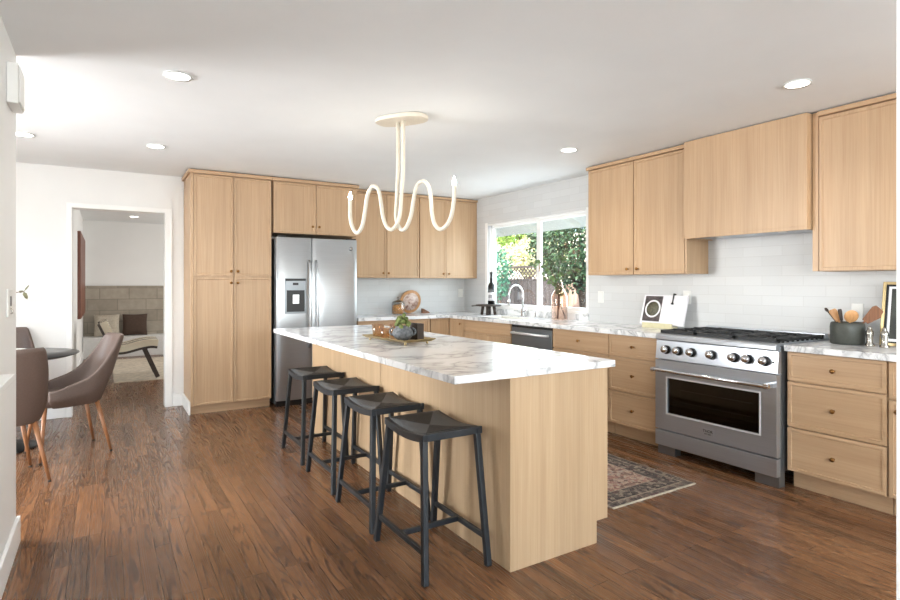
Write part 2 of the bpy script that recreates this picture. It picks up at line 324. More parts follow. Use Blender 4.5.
# ------------------------------------------------------------------ mesh helpers
class MB:
    def __init__(s): s.v = []; s.f = []; s.sm = []
    def add(s, vs, fs, smooth=False):
        b = len(s.v); s.v += [Vector(p) for p in vs]; s.f += [[b + i for i in q] for q in fs]; s.sm += [smooth] * len(fs); return s
    def box(s, x0, x1, y0, y1, z0, z1):
        x0, x1 = sorted((x0, x1)); y0, y1 = sorted((y0, y1)); z0, z1 = sorted((z0, z1))
        return s.add([(x0, y0, z0), (x1, y0, z0), (x1, y1, z0), (x0, y1, z0), (x0, y0, z1), (x1, y0, z1), (x1, y1, z1), (x0, y1, z1)],
                     [(3, 2, 1, 0), (4, 5, 6, 7), (0, 1, 5, 4), (1, 2, 6, 5), (2, 3, 7, 6), (3, 0, 4, 7)])
    def prism(s, poly, fn0, fn1, smooth=False):
        n = len(poly); a = [fn0(*p) for p in poly] + [fn1(*p) for p in poly]
        s.add(a, [list(range(n))[::-1], [n + i for i in range(n)]])
        b = len(s.v) - 2 * n
        for i in range(n):
            j = (i + 1) % n; s.f.append([b + i, b + j, b + n + j, b + n + i]); s.sm.append(smooth)
        return s
    def tube(s, pts, r, seg=10, caps=True, square=False):
        pts = [Vector(p) for p in pts]; n = len(pts)
        rs = r if isinstance(r, (list, tuple)) else [r] * n
        up = None; vs = []
        for i in range(n):
            t = (pts[min(i + 1, n - 1)] - pts[max(i - 1, 0)]).normalized()
            if up is None:
                up = Vector((0, 0, 1)) if abs(t.z) < 0.9 else Vector((1, 0, 0))
            a = (up - t * up.dot(t)).normalized(); b = t.cross(a); up = a
            for k in range(seg):
                w = 2 * PI * (k + (0.5 if square else 0)) / seg
                vs.append(pts[i] + (a * math.cos(w) + b * math.sin(w)) * rs[i])
        fs = [(i * seg + k, i * seg + (k + 1) % seg, (i + 1) * seg + (k + 1) % seg, (i + 1) * seg + k) for i in range(n - 1) for k in range(seg)]
        s.add(vs, fs, not square)
        if caps:
            b = len(s.v) - len(vs)
            s.f.append([b + k for k in range(seg)][::-1]); s.sm.append(False)
            s.f.append([b + (n - 1) * seg + k for k in range(seg)]); s.sm.append(False)
        return s
    def lathe(s, prof, c=(0, 0, 0), seg=24, mat=None, caps=True):
        mat = mat or Matrix.Translation(c); vs = []
        for r, z in prof:
            for k in range(seg):
                w = 2 * PI * k / seg; vs.append(mat @ Vector((r * math.cos(w), r * math.sin(w), z)))
        n = len(prof)
        s.add(vs, [(i * seg + k, i * seg + (k + 1) % seg, (i + 1) * seg + (k + 1) % seg, (i + 1) * seg + k) for i in range(n - 1) for k in range(seg)], True)
        b = len(s.v) - len(vs)
        if caps and prof[0][0] > 1e-6: s.f.append([b + k for k in range(seg)][::-1]); s.sm.append(False)
        if caps and prof[-1][0] > 1e-6: s.f.append([b + (n - 1) * seg + k for k in range(seg)]); s.sm.append(False)
        return s
    def bar(s, a, b, w, h=None, side=(0, 0, 1)):
        """square bar from a to b, w across, h along side"""
        a = Vector(a); b = Vector(b); t = (b - a).normalized(); sd = Vector(side); sd = (sd - t * sd.dot(t)).normalized(); o = t.cross(sd)
        h = h or w; vs = []
        for p in (a, b):
            for i, j in ((-1, -1), (1, -1), (1, 1), (-1, 1)): vs.append(p + o * (w / 2 * i) + sd * (h / 2 * j))
        return s.add(vs, [(3, 2, 1, 0), (4, 5, 6, 7), (0, 1, 5, 4), (1, 2, 6, 5), (2, 3, 7, 6), (3, 0, 4, 7)])
    def xf(s, m): s.v = [m @ p for p in s.v]; return s
    def merge(s, o):
        b = len(s.v); s.v += o.v; s.f += [[b + i for i in q] for q in o.f]; s.sm += o.sm; return s
    def build(s, name, m, parent=None, org=None, bevel=0.0, subsurf=0, solid=0.0):
        me = bpy.data.meshes.new(name); o = bpy.data.objects.new(name, me); C.objects.link(o)
        inv = Matrix.Identity(4)
        if parent is not None:
            r = parent
            while r.parent: r = r.parent
            inv = (Matrix.Translation(r.location) @ r.rotation_euler.to_matrix().to_4x4()).inverted(); o.parent = parent
        elif org is not None:
            o.location = org; inv = Matrix.Translation(org).inverted()
        me.from_pydata([inv @ p for p in s.v], [], s.f); me.update()
        me.polygons.foreach_set('use_smooth', s.sm)
        import bmesh
        bm = bmesh.new(); bm.from_mesh(me); bmesh.ops.recalc_face_normals(bm, faces=bm.faces); bm.to_mesh(me); bm.free()
        me.materials.append(m if not isinstance(m, str) else M[m])
        if solid:
            q = o.modifiers.new('solid', 'SOLIDIFY'); q.thickness = solid; q.offset = 0
        if bevel:
            q = o.modifiers.new('bevel', 'BEVEL'); q.width = bevel; q.segments = 2; q.limit_method = 'ANGLE'; q.angle_limit = math.radians(40)
        if subsurf:
            q = o.modifiers.new('sub', 'SUBSURF'); q.levels = subsurf; q.render_levels = subsurf
        return o

def tag(o, label, cat, group=None):
    o['label'] = label; o['category'] = cat
    if group: o['group'] = group
    return o
def thing(name, label, cat, loc=(0, 0, 0), rotz=0.0, group=None):
    o = bpy.data.objects.new(name, None); C.objects.link(o); o.location = loc; o.rotation_euler = (0, 0, rotz); o.empty_display_size = 0.05
    return tag(o, label, cat, group)
def struct(name, mb, m, bevel=0.0, parent=None, org=None):
    o = mb.build(name, m, parent, org, bevel)
    if parent is None: o['kind'] = 'structure'
    return o
def kids(o): return [c for c in bpy.data.objects if c.parent == o]
def dup(root, loc, rotz, label, group=None):
    r = root.copy(); C.objects.link(r); r.location = loc; r.rotation_euler = (0, 0, rotz); r['label'] = label
    if group: r['group'] = group
    for ch in kids(root):
        c = ch.copy(); C.objects.link(c); c.parent = r
        for g in kids(ch):
            d = g.copy(); C.objects.link(d); d.parent = c
    return r
def place(o, loc, rotz=0.0): o.location = loc; o.rotation_euler = (0, 0, rotz); return o
def RB(x0, x1, y0, y1, z0, z1): return MB().box(x0, x1, y0, y1, z0, z1)

# ------------------------------------------------------------------ room shell
H = 2.45
struct('floor', RB(-3.3, 4.45, -3.6, 12.2, -0.12, 0.0), 'floor')
struct('ceiling', RB(-3.3, 4.45, -3.6, 12.2, H, H + 0.25), 'ceiling')
# partition at the left of the view, its end and the wall that closes off the dining corner behind it
struct('wall_left', RB(-0.50, -0.38, -0.5, 3.53, 0, H).box(-0.50, -0.38, -3.5, -2.9, 0, H).box(-0.50, -0.38, -2.9, -0.5, 0, 0.5).box(-0.50, -0.38, -2.9, -0.5, 2.3, H).box(-3.2, -0.50, 3.41, 3.53, 0, H), 'wall')  # the opening behind the camera is made up for the left fill
# outer wall of the dining corner, with the glazed opening that lights it
mb = RB(-3.3, -3.2, 3.41, 6.74, 0, 0.30).box(-3.3, -3.2, 3.41, 6.74, 2.30, H).box(-3.3, -3.2, 3.41, 4.1, 0.3, 2.3).box(-3.3, -3.2, 6.2, 6.74, 0.3, 2.3)
struct('wall_dining', mb, 'wall')
mb = RB(-3.28, -3.22, 4.1, 4.16, 0.3, 2.3).box(-3.28, -3.22, 6.14, 6.2, 0.3, 2.3).box(-3.28, -3.22, 4.16, 6.14, 0.3, 0.36).box(-3.28, -3.22, 4.16, 6.14, 2.24, 2.3).box(-3.28, -3.22, 5.12, 5.18, 0.36, 2.24)
w2 = struct('window_2', mb, 'trim'); RB(-3.253, -3.247, 4.16, 6.14, 0.36, 2.24).build('pane', 'pane', w2)
# fridge wall with its doorway
DX0, DX1, DZ = -0.276, 0.54, 2.053
struct('wall_back', RB(-3.2, DX0, 6.61, 6.74, 0, H).box(DX1, 4.33, 6.61, 6.74, 0, H).box(DX0, DX1, 6.61, 6.74, DZ, H), 'wall')
# range wall with the kitchen window
WY0, WY1, WZ0, WZ1 = 4.25, 6.05, 1.0, 2.09
mb = RB(4.33, 4.45, -3.5, WY0, 0, H).box(4.33, 4.45, WY1, 6.74, 0, H).box(4.33, 4.45, WY0, WY1, 0, WZ0).box(4.33, 4.45, WY0, WY1, WZ1, H)
struct('wall_right', mb, 'wall')
struct('wall_stub', RB(1.81, 1.96, 0.52, 0.645, 0, H), 'trim')
mb = RB(-0.47, -0.41, -2.9, -2.84, 0.5, 2.3).box(-0.47, -0.41, -0.56, -0.5, 0.5, 2.3).box(-0.47, -0.41, -2.84, -0.56, 0.5, 0.56).box(-0.47, -0.41, -2.84, -0.56, 2.24, 2.3).box(-0.47, -0.41, -1.73, -1.67, 0.56, 2.24)
w4 = struct('added_window_left', mb, 'trim'); RB(-0.443, -0.437, -2.84, -0.56, 0.56, 2.24).build('pane', 'pane', w4)  # unseen window, added to go with the left fill light
# wall behind the camera; its wide glazed opening is unseen, added for light
mb = RB(-0.38, 4.33, -3.6, -3.5, 0, 0.35).box(-0.38, 4.33, -3.6, -3.5, 2.45 - 0.08, H).box(-0.38, -0.05, -3.6, -3.5, 0.35, 2.37).box(3.9, 4.33, -3.6, -3.5, 0.35, 2.37)
struct('wall_rear', mb, 'wall')
mb = RB(-0.05, 0.01, -3.58, -3.52, 0.35, 2.37).box(3.84, 3.9, -3.58, -3.52, 0.35, 2.37).box(0.01, 3.84, -3.58, -3.52, 0.35, 0.41).box(0.01, 3.84, -3.58, -3.52, 2.31, 2.37).box(1.9, 1.96, -3.58, -3.52, 0.41, 2.31)
w3 = struct('added_window_rear', mb, 'trim'); RB(0.01, 3.84, -3.553, -3.547, 0.41, 2.31).build('pane', 'pane', w3)
# living room beyond the doorway
struct('wall_far', RB(-0.45, 3.2, 12.0, 12.1, 0, H), 'wall')
struct('wall_far_left', RB(-0.45, -0.335, 6.74, 12.0, 0, H), 'wall')
struct('wall_far_right', RB(3.1, 3.2, 6.74, 12.0, 0, H), 'wall')
# tile on the range wall and on the fridge wall between counter and uppers
mb = RB(4.318, 4.33, 0.645, WY0, 0.90, H).box(4.318, 4.33, WY1, 6.60, 0.90, H).box(4.318, 4.33, WY0, WY1, WZ1, H)
struct('trim_1', mb, 'tile_y')
struct('trim_2', RB(2.46, 4.318, 6.598, 6.61, 0.90, 1.40), 'tile_x')
# door casing and lining
d1 = struct('trim_3', RB(DX1 - 0.0, DX1 + 0.067, 6.592, 6.61, 0, DZ + 0.045).box(DX0 - 0.045, DX0, 6.592, 6.61, 0, DZ + 0.045).box(DX0, DX1, 6.592, 6.61, DZ, DZ + 0.045)
     .box(DX1 - 0.003, DX1, 6.61, 6.74, 0, DZ).box(DX0, DX0 + 0.003, 6.61, 6.74, 0, DZ).box(DX0 + 0.003, DX1 - 0.003, 6.61, 6.74, DZ - 0.003, DZ), 'trim', 0.003)
# baseboards
struct('baseboard_left', RB(-0.38, -0.363, -3.5, 3.547, 0, 0.132).box(-3.2, -0.38, 3.53, 3.547, 0, 0.132), 'trim', 0.004)
struct('baseboard_back', RB(-3.2, DX0 - 0.046, 6.594, 6.61, 0, 0.10).box(DX1 + 0.068, 0.706, 6.594, 6.61, 0, 0.132), 'trim', 0.004)
struct('baseboard_pantry', RB(0.704, 0.720, 6.055, 6.594, 0, 0.132), 'trim', 0.004)
struct('baseboard_far', RB(-0.335, -0.32, 6.74, 11.55, 0, 0.13), 'trim', 0.004)
# ledge on the left partition
struct('trim_4', RB(-0.38, -0.327, 1.6, 3.0, 0.895, 0.920).box(-0.38, -0.366, 1.62, 2.98, 0.84, 0.895), 'trim', 0.003)

# kitchen window: lining, sliding frame, panes
w1 = struct('window_1', RB(4.375, 4.435, WY0, WY0 + 0.05, WZ0, WZ1).box(4.375, 4.435, WY1 - 0.05, WY1, WZ0, WZ1).box(4.375, 4.435, WY0, WY1, WZ0, WZ0 + 0.045).box(4.375, 4.435, WY0, WY1, WZ1 - 0.05, WZ1)
     .box(4.37, 4.40, 5.035, 5.085, WZ0, WZ1).box(4.405, 4.43, 5.10, 5.15, WZ0, WZ1), 'trim', 0.003)
RB(4.330, 4.375, WY0, WY0 + 0.016, WZ0, WZ1).box(4.330, 4.375, WY1 - 0.016, WY1, WZ0, WZ1).box(4.330, 4.375, WY0, WY1, WZ1 - 0.016, WZ1).box(4.315, 4.375, WY0, WY1, WZ0 - 0.02, WZ0 + 0.006).build('window_lining', 'trim', w1)
RB(4.316, 4.345, WY1 - 0.016, WY1 + 0.04, WZ0, WZ1 + 0.02).box(4.316, 4.345, WY0 - 0.03, WY0, WZ0, WZ1 + 0.02).build('window_casing', 'trim', w1)
RB(4.414, 4.420, 5.12, WY1 - 0.05, WZ0 + 0.045, WZ1 - 0.05).build('pane', 'pane', w1)
RB(4.386, 4.392, WY0 + 0.05, 5.06, WZ0 + 0.045, WZ1 - 0.05).build('pane', 'pane', w1)
RB(4.362, 4.374, 5.035, 5.06, 1.45, 1.56).build('window_latch', 'chrome', w1)

# ------------------------------------------------------------------ cabinet helpers
def fmat(facing, u, w):
    """local (a along the front to the viewer's right, out of the front, z) to world"""
    if facing == 'y': return lambda a, o, z: (a, w - o, z)          # front looks towards -Y, a = x
    return lambda a, o, z: (w - o, a, z)                           # front looks towards -X, a = y
def front(name, facing, w, a0, a1, z0, z1, parent, m, thick=0.02, inset=0.020, rec=0.007, flat=False):
    """a thin-framed door or drawer front; its face lies on the plane w"""
    T = fmat(facing, 0, w); mb = MB(); g = 0.0032
    a0, a1 = sorted((a0, a1)); a0 += g; a1 -= g; z0 += g; z1 -= g
    if flat:
        o = MB().add([T(a, q, z) for q in (0, -thick) for a, z in ((a0, z0), (a1, z0), (a1, z1), (a0, z1))],
              [(0, 1, 2, 3), (7, 6, 5, 4), (0, 4, 5, 1), (1, 5, 6, 2), (2, 6, 7, 3), (3, 7, 4, 0)])
        return o.build(name, m, parent, bevel=0.0015)
    R = lambda i: [(a0 + i, z0 + i), (a1 - i, z0 + i), (a1 - i, z1 - i), (a0 + i, z1 - i)]
    vs = [T(a, 0, z) for a, z in R(0)] + [T(a, 0, z) for a, z in R(inset)] + [T(a, -rec, z) for a, z in R(inset + 0.003)] + [T(a, -thick, z) for a, z in R(0)]
    fs = []
    for k in range(4):
        j = (k + 1) % 4
        fs += [(k, j, 4 + j, 4 + k), (4 + k, 4 + j, 8 + j, 8 + k), (12 + k, 12 + j, j, k)]
    fs += [(8, 9, 10, 11), (15, 14, 13, 12)]
    return mb.add(vs, fs).build(name, m, parent)
def knob(facing, w, a, z, parent, m='brass'):
    T = fmat(facing, 0, w); p = Vector(T(a, 0, z)); d = Vector(T(a, 1, z)) - p
    mt = Matrix.Translation(p) @ d.to_track_quat('Z', 'Y').to_matrix().to_4x4()
    return MB().lathe([(0.0075, 0.0), (0.0055, 0.003), (0.005, 0.012), (0.0125, 0.018), (0.014, 0.022), (0.0125, 0.026), (0.0, 0.027)], seg=16, mat=mt).build('knob', m, parent)

# ------------------------------------------------------------------ pantry and cabinet over the fridge
PF = 6.045
t = thing('pantry_cabinet', 'tall two-door-over-two-door oak pantry cabinet beside the doorway', 'cabinet', (1.11, 6.33, 0))
RB(0.720, 1.50, PF + 0.02, 6.605, 0.085, 2.44).build('body', 'oak', t, bevel=0.001)
RB(0.722, 1.498, PF + 0.05, 6.60, 0, 0.085).build('toe_kick', 'oak_flat', t)
RB(0.698, 1.51, PF - 0.02, 6.605, 2.405, 2.44).build('crown', 'oak_flat', t, bevel=0.002)
RB(0.720, 0.745, PF, PF + 0.02, 0.085, 2.405).build('filler_strip', 'oak', t)
for a0, a1, ka in ((0.745, 1.1245, 1.098), (1.1265, 1.507, 1.164)):
    for z0, z1, kz in ((1.378, 2.400, 1.432), (0.088, 1.374, 1.314)):
        d = front('door', 'y', PF, a0, a1, z0, z1, t, 'oak'); knob('y', PF, ka, kz, d)
t = thing('overhead_cabinet', 'wide low oak cabinet above the refrigerator', 'cabinet', (2.0, 6.33, 1.84))
RB(1.525, 2.477, PF + 0.02, 6.605, 1.85, 2.44).build('body', 'oak', t)
RB(1.512, 2.495, PF - 0.02, 6.605, 2.405, 2.44).build('crown', 'oak_flat', t, bevel=0.002)
for a0, a1, ka in ((1.527, 1.991, 1.950), (1.993, 2.477, 2.024)):
    d = front('door', 'y', PF, a0, a1, 1.85, 2.400, t, 'oak'); knob('y', PF, ka, 1.933, d)

# ------------------------------------------------------------------ refrigerator
FY = 5.955
t = thing('refrigerator', 'stainless steel side-by-side refrigerator with water dispenser', 'refrigerator', (1.98, 6.3, 0))
RB(1.535, 2.442, FY + 0.075, 6.59, 0.02, 1.795).build('body', 'steel_dark', t, bevel=0.004)
RB(1.54, 2.44, FY + 0.03, FY + 0.075, 0.0, 0.06).build('base_grille', 'black_plastic', t)
for x in (1.55, 2.33): RB(x, x + 0.10, FY + 0.012, FY + 0.075, 1.8005, 1.815).build('hinge_cover', 'black_plastic', t)
def fridge_door(x0, x1):
    mb = MB(); n = 10; poly = []
    for k in range(n + 1):
        u = k / n; poly.append((x0 + (x1 - x0) * u, FY + 0.012 * (2 * u - 1) ** 4))
    poly += [(x1, FY + 0.068), (x0, FY + 0.068)]
    mb.prism(poly, lambda x, y: (x, y, 0.062), lambda x, y: (x, y, 1.80), True)
    return mb.build('door', 'steel', t, bevel=0.004)
dl = fridge_door(1.537, 1.916); dr = fridge_door(1.922, 2.440)
for dd, xh in ((dl, 1.884), (dr, 1.960)):
    pts = [(xh, FY + 0.002, 0.62), (xh, FY - 0.035, 0.66), (xh, FY - 0.058, 0.80), (xh, FY - 0.062, 1.1), (xh, FY - 0.058, 1.40), (xh, FY - 0.035, 1.52), (xh, FY + 0.002, 1.555)]
    MB().tube(pts, 0.014, 10).build('handle', 'steel', dd)
dp = RB(1.622, 1.850, FY - 0.008, FY + 0.004, 0.985, 1.362).build('dispenser', 'steel_dark', dl, bevel=0.004)
dl2 = [o for o in (RB(1.640, 1.832, FY - 0.0095, FY, 1.005, 1.235).build('dispenser_recess', 'black_plastic', dl),)]
RB(1.628, 1.844, FY - 0.012, FY - 0.007, 1.335, 1.358).build('dispenser_hood', 'black_plastic', dl)
RB(1.70, 1.77, FY - 0.022, FY - 0.009, 1.09, 1.19).build('dispenser_paddle', 'chrome', dl, bevel=0.003)
RB(1.705, 1.765, FY - 0.011, FY - 0.007, 1.29, 1.315).build('dispenser_display', 'black_plastic', dl)
mt = Matrix.Translation((2.365, FY + 0.004, 1.70)) @ Matrix.Rotation(PI / 2, 4, 'X')
MB().lathe([(0.024, 0.0), (0.024, 0.006), (0.02, 0.008), (0, 0.008)], seg=24, mat=mt).build('badge', 'steel_dark', dr)
def text(s, size, m, parent, loc, rot, ext=0.0008):
    cu = bpy.data.curves.new('lettering', 'FONT'); cu.body = s; cu.size = size; cu.extrude = ext; cu.align_x = 'CENTER'; cu.align_y = 'CENTER'
    cu.materials.append(M[m]); tmp = bpy.data.objects.new('lettering_curve', cu)
    me = bpy.data.meshes.new_from_object(tmp); bpy.data.objects.remove(tmp); me.materials.clear(); me.materials.append(M[m]); o = bpy.data.objects.new('lettering', me); C.objects.link(o); o.parent = parent
    r = parent
    while r.parent: r = r.parent
    o.location = Vector(loc) - Vector(r.location); o.rotation_euler = rot; return o
text('GE', 0.024, 'chrome', dr, (2.365, FY - 0.0046, 1.70), (PI / 2, 0, 0))

# ------------------------------------------------------------------ wall cabinets
def wall_cab_y(label, x0, x1, doors, kn, xe0=None):
    t = thing('wall_cabinet', label, 'cabinet', ((x0 + x1) / 2, 6.44, 1.375))
    RB(x0, x1, 6.30, 6.597, 1.378, 2.44).build('body', 'oak', t)
    RB(x0, x1, 6.262, 6.597, 2.41, 2.44).build('crown', 'oak_flat', t, bevel=0.002)
    for (a0, a1), ka in zip(doors, kn):
        d = front('door', 'y', 6.28, a0, a1, 1.378, 2.407, t, 'oak'); knob('y', 6.28, ka, 1.436, d)
    return t
wall_cab_y('two-door oak wall cabinet right of the refrigerator', 2.50, 3.420, [(2.50, 2.964), (2.966, 3.418)], (2.912, 2.984))
t = wall_cab_y('two-door oak wall cabinet in the corner left of the window', 3.424, 4.316, [(3.428, 3.820), (3.822, 4.28)], (3.775, 3.862))
RB(4.281, 4.316, 6.284, 6.30, 1.378, 2.407).build('filler_strip', 'oak', t)
t = thing('wall_cabinet', 'two-door oak wall cabinet between the window and the hood cover', 'cabinet', (4.17, 3.4, 1.387))
RB(4.05, 4.317, 2.850, 3.945, 1.387, 2.44).build('body', 'oak', t, bevel=0.001)
RB(4.012, 4.317, 2.850, 3.955, 2.41, 2.44).build('crown', 'oak_side', t, bevel=0.002)
for a0, a1, ka in ((3.392, 3.943, 3.452), (2.872, 3.390, 3.343)):
    d = front('door', 'x', 4.03, a0, a1, 1.387, 2.407, t, 'oak'); knob('x', 4.03, ka, 1.437, d)
RB(4.03, 4.05, 2.850, 2.870, 1.387, 2.407).build('filler_strip', 'oak', t)
t = thing('range_hood', 'plain boxed oak range hood cover above the range', 'range hood', (4.14, 2.37, 1.665))
RB(3.965, 4.317, 1.905, 2.832, 1.69, 2.442).box(3.965, 4.317, 1.905, 1.925, 1.665, 1.69).box(3.965, 4.317, 2.812, 2.832, 1.665, 1.69).box(3.965, 3.985, 1.925, 2.812, 1.665, 1.69).build('cover', 'oak', t, bevel=0.0015)
RB(3.986, 4.316, 1.926, 2.811, 1.672, 1.689).build('hood_insert', 'steel_y', t)
for y in (2.12, 2.60): MB().lathe([(0.03, 0), (0.03, 0.006)], (4.08, y, 1.667), 16).build('hood_lamp', 'plastic_white', t)
t = thing('wall_cabinet', 'oak wall cabinet with strong vertical grain right of the hood cover', 'cabinet', (4.17, 1.26, 1.387))
RB(4.04, 4.317, 0.65, 1.898, 1.387, 2.44).build('body', 'oak', t)
RB(4.0, 4.317, 0.65, 1.860, 2.41, 2.44).build('crown', 'oak_side', t, bevel=0.002)
RB(4.022, 4.04, 1.862, 1.898, 1.387, 2.44).build('filler_strip', 'oak', t)
for a0, a1, ka in ((1.26, 1.860, 1.30), (0.655, 1.258, 1.215)):
    d = front('door', 'x', 4.02, a0, a1, 1.387, 2.407, t, 'oak'); knob('x', 4.02, ka, 1.437, d)

# ------------------------------------------------------------------ base cabinets
BX, BY = 3.70, 6.0
def base_body(t, x0, x1, y0, y1, kick):
    RB(x0, x1, y0, y1, 0.114, 0.874).build('body', 'oak', t)
    RB(*kick, 0.0, 0.113).build('toe_kick', 'oak_side', t)
def drawers(label, y0, y1, rows, half=False):
    t = thing('base_cabinet', label, 'cabinet', (4.0, (y0 + y1) / 2, 0))
    base_body(t, BX + 0.021, 4.315, y0, y1, (BX + 0.08, 4.31, y0 + 0.001, y1 - 0.001))
    for z0, z1 in rows:
        d = front('drawer', 'x', BX, y0, y1, z0, z1, t, 'oak_side'); knob('x', BX, (y0 + y1) / 2, (z0 + z1) / 2, d)
    return t
ROWS = [(0.116, 0.394), (0.398, 0.685), (0.689, 0.873)]
drawers('three-drawer oak base cabinet beside the dishwasher', 3.380, 4.088, ROWS)
drawers('three-drawer oak base cabinet left of the range', 2.852, 3.377, ROWS)
drawers('three-drawer oak base cabinet right of the range', 1.361, 1.897, ROWS)
t = thing('base_cabinet', 'oak base cabinet cut off by the right edge of the picture', 'cabinet', (4.0, 1.0, 0))
base_body(t, BX + 0.021, 4.315, 0.65, 1.357, (BX + 0.08, 4.31, 0.651, 1.356))
d = front('drawer', 'x', BX, 0.655, 1.356, 0.664, 0.873, t, 'oak_side'); knob('x', BX, 1.0, 0.77, d)
d = front('door', 'x', BX, 0.655, 1.356, 0.116, 0.660, t, 'oak'); knob('x', BX, 1.31, 0.60, d)
t = thing('sink_base_cabinet', 'oak sink base cabinet under the window', 'cabinet', (4.0, 5.2, 0))
RB(BX + 0.021, BX + 0.04, 4.742, 5.66, 0.114, 0.874).box(BX + 0.04, 4.30, 4.742, 4.76, 0.114, 0.874).box(BX + 0.04, 4.30, 5.642, 5.66, 0.114, 0.874).box(BX + 0.04, 4.30, 4.76, 5.642, 0.114, 0.13).build('body', 'oak', t)
RB(BX + 0.08, 4.3, 4.743, 5.659, 0, 0.113).build('toe_kick', 'oak_side', t)
front('false_drawer', 'x', BX, 4.744, 5.658, 0.735, 0.873, t, 'oak_side')
for a0, a1, ka in ((4.744, 5.20, 5.16), (5.202, 5.658, 5.24)):
    d = front('door', 'x', BX, a0, a1, 0.116, 0.731, t, 'oak'); knob('x', BX, ka, 0.60, d)
t = thing('corner_cabinet', 'L-shaped oak corner base cabinet with two narrow doors', 'cabinet', (4.0, 6.3, 0))
RB(3.43, 4.315, BY + 0.021, 6.595, 0.114, 0.874).box(BX + 0.021, 4.315, 5.664, BY + 0.021, 0.114, 0.874).build('body', 'oak', t)
RB(3.431, 4.31, BY + 0.08, 6.59, 0, 0.113).box(BX + 0.08, 4.31, 5.665, BY + 0.08, 0, 0.113).build('toe_kick', 'oak_flat', t)
front('door', 'y', BY, 3.428, 3.698, 0.116, 0.873, t, 'oak')
d = front('door', 'x', BX, 5.69, 5.996, 0.116, 0.873, t, 'oak'); knob('x', BX, 5.73, 0.815, d)
RB(BX, BX + 0.021, 5.664, 5.688, 0.116, 0.873).build('filler_strip', 'oak', t)
t = thing('base_cabinet', 'oak base cabinet right of the refrigerator behind the island', 'cabinet', (2.9, 6.3, 0))
RB(2.465, 3.42, BY + 0.021, 6.595, 0.114, 0.874).build('body', 'oak', t); RB(2.466, 3.419, BY + 0.08, 6.59, 0, 0.113).build('toe_kick', 'oak_flat', t)
RB(3.384, 3.42, BY, BY + 0.021, 0.116, 0.873).build('filler_strip', 'oak', t)
for z0, z1 in ROWS:
    d = front('drawer', 'y', BY, 2.467, 3.382, z0, z1, t, 'oak_flat'); knob('y', BY, 2.92, (z0 + z1) / 2, d)

# dishwasher
t = thing('dishwasher', 'dark stainless dishwasher between sink and drawers', 'dishwasher', (4.0, 4.4, 0))
RB(BX + 0.02, 4.30, 4.10, 4.728, 0.11, 0.868).build('body', 'black_plastic', t)
RB(BX - 0.002, BX + 0.02, 4.102, 4.726, 0.115, 0.845).build('door', 'steel_dark', t, bevel=0.003)
RB(BX + 0.002, BX + 0.02, 4.102, 4.726, 0.847, 0.872).build('control_strip', 'black_plastic', t)
MB().tube([(BX - 0.002, 4.68, 0.79), (BX - 0.045, 4.68, 0.79), (BX - 0.045, 4.15, 0.79), (BX - 0.002, 4.15, 0.79)], 0.013, 8).build('handle', 'bright_trim', t)
RB(BX + 0.08, BX + 0.1, 4.10, 4.728, 0, 0.11).build('toe_kick', 'black_plastic', t)

# countertops (4 cm marble), sink cut-out in the window run
t = thing('countertop', 'L-shaped white marble countertop running under the window', 'countertop', (4.0, 5.5, 0.876))
c0, c1 = 0.876, 0.914
mb = RB(2.462, 4.317, 5.968, 6.597, c0, c1).box(3.672, 4.317, 2.846, 4.86, c0, c1).box(3.672, 4.317, 5.54, 5.968, c0, c1).box(3.672, 3.80, 4.86, 5.54, c0, c1).box(4.18, 4.317, 4.86, 5.54, c0, c1)
mb.build('slab', 'marble', t)
RB(4.300, 4.317, WY0 - 0.04, 6.06, c1, 0.982).build('upstand', 'marble', t)
tag(RB(3.672, 4.317, 0.65, 1.902, c0, c1).build('countertop', 'marble', None, (4.0, 1.3, c0), bevel=0.002), 'white marble countertop right of the range', 'countertop')
mb = RB(3.802, 4.178, 4.862, 5.538, 0.66, 0.67).box(3.802, 3.812, 4.862, 5.538, 0.67, 0.908).box(4.168, 4.178, 4.862, 5.538, 0.67, 0.908).box(3.812, 4.168, 4.862, 4.872, 0.67, 0.908).box(3.812, 4.168, 5.528, 5.538, 0.67, 0.908)
t = thing('kitchen_sink', 'white undermount sink set in the counter below the window', 'sink', (3.99, 5.2, 0.66))
mb.build('basin', 'ceramic_white', t); MB().lathe([(0.04, 0), (0.04, 0.003), (0.03, 0.004), (0, 0.002)], (3.99, 5.2, 0.67), 20).build('drain', 'chrome', t)

# ------------------------------------------------------------------ range
t = thing('gas_range', 'stainless steel six-burner gas range with seven knobs', 'range', (3.95, 2.378, 0))
RY0, RY1, RX = 1.915, 2.838, 3.62
RB(RX + 0.045, 4.30, RY0, RY1, 0.10, 0.905).build('body', 'steel_dark', t, bevel=0.002)
mb = MB().prism([(RX + 0.005, 0.730), (RX + 0.05, 0.730), (RX + 0.05, 0.872), (RX + 0.020, 0.872)], lambda x, z: (x, RY0, z), lambda x, z: (x, RY1, z))
cp = mb.build('control_panel', 'steel_y', t, bevel=0.002)
n = 8; poly = [(4.30, 0.905), (4.30, 0.92)] + [(RX + 0.0 + 0.022 - 0.022 * math.cos(0.5 * PI * (1 - k / n) - PI * 0.0 + 0) , 0.0) for k in range(0)] + [(RX + 0.03, 0.924), (RX + 0.008, 0.918), (RX + 0.0, 0.906), (RX + 0.0, 0.880), (RX + 0.008, 0.874), (RX + 0.05, 0.874), (RX + 0.05, 0.905)]
MB().prism(poly, lambda x, z: (x, RY0 + 0.008, z), lambda x, z: (x, RY1 - 0.004, z)).build('cooktop', 'steel_y', t, bevel=0.002)
RB(4.255, 4.30, RY0 + 0.01, RY1 - 0.005, 0.92, 0.957).build('back_rail', 'steel_y', t, bevel=0.003)
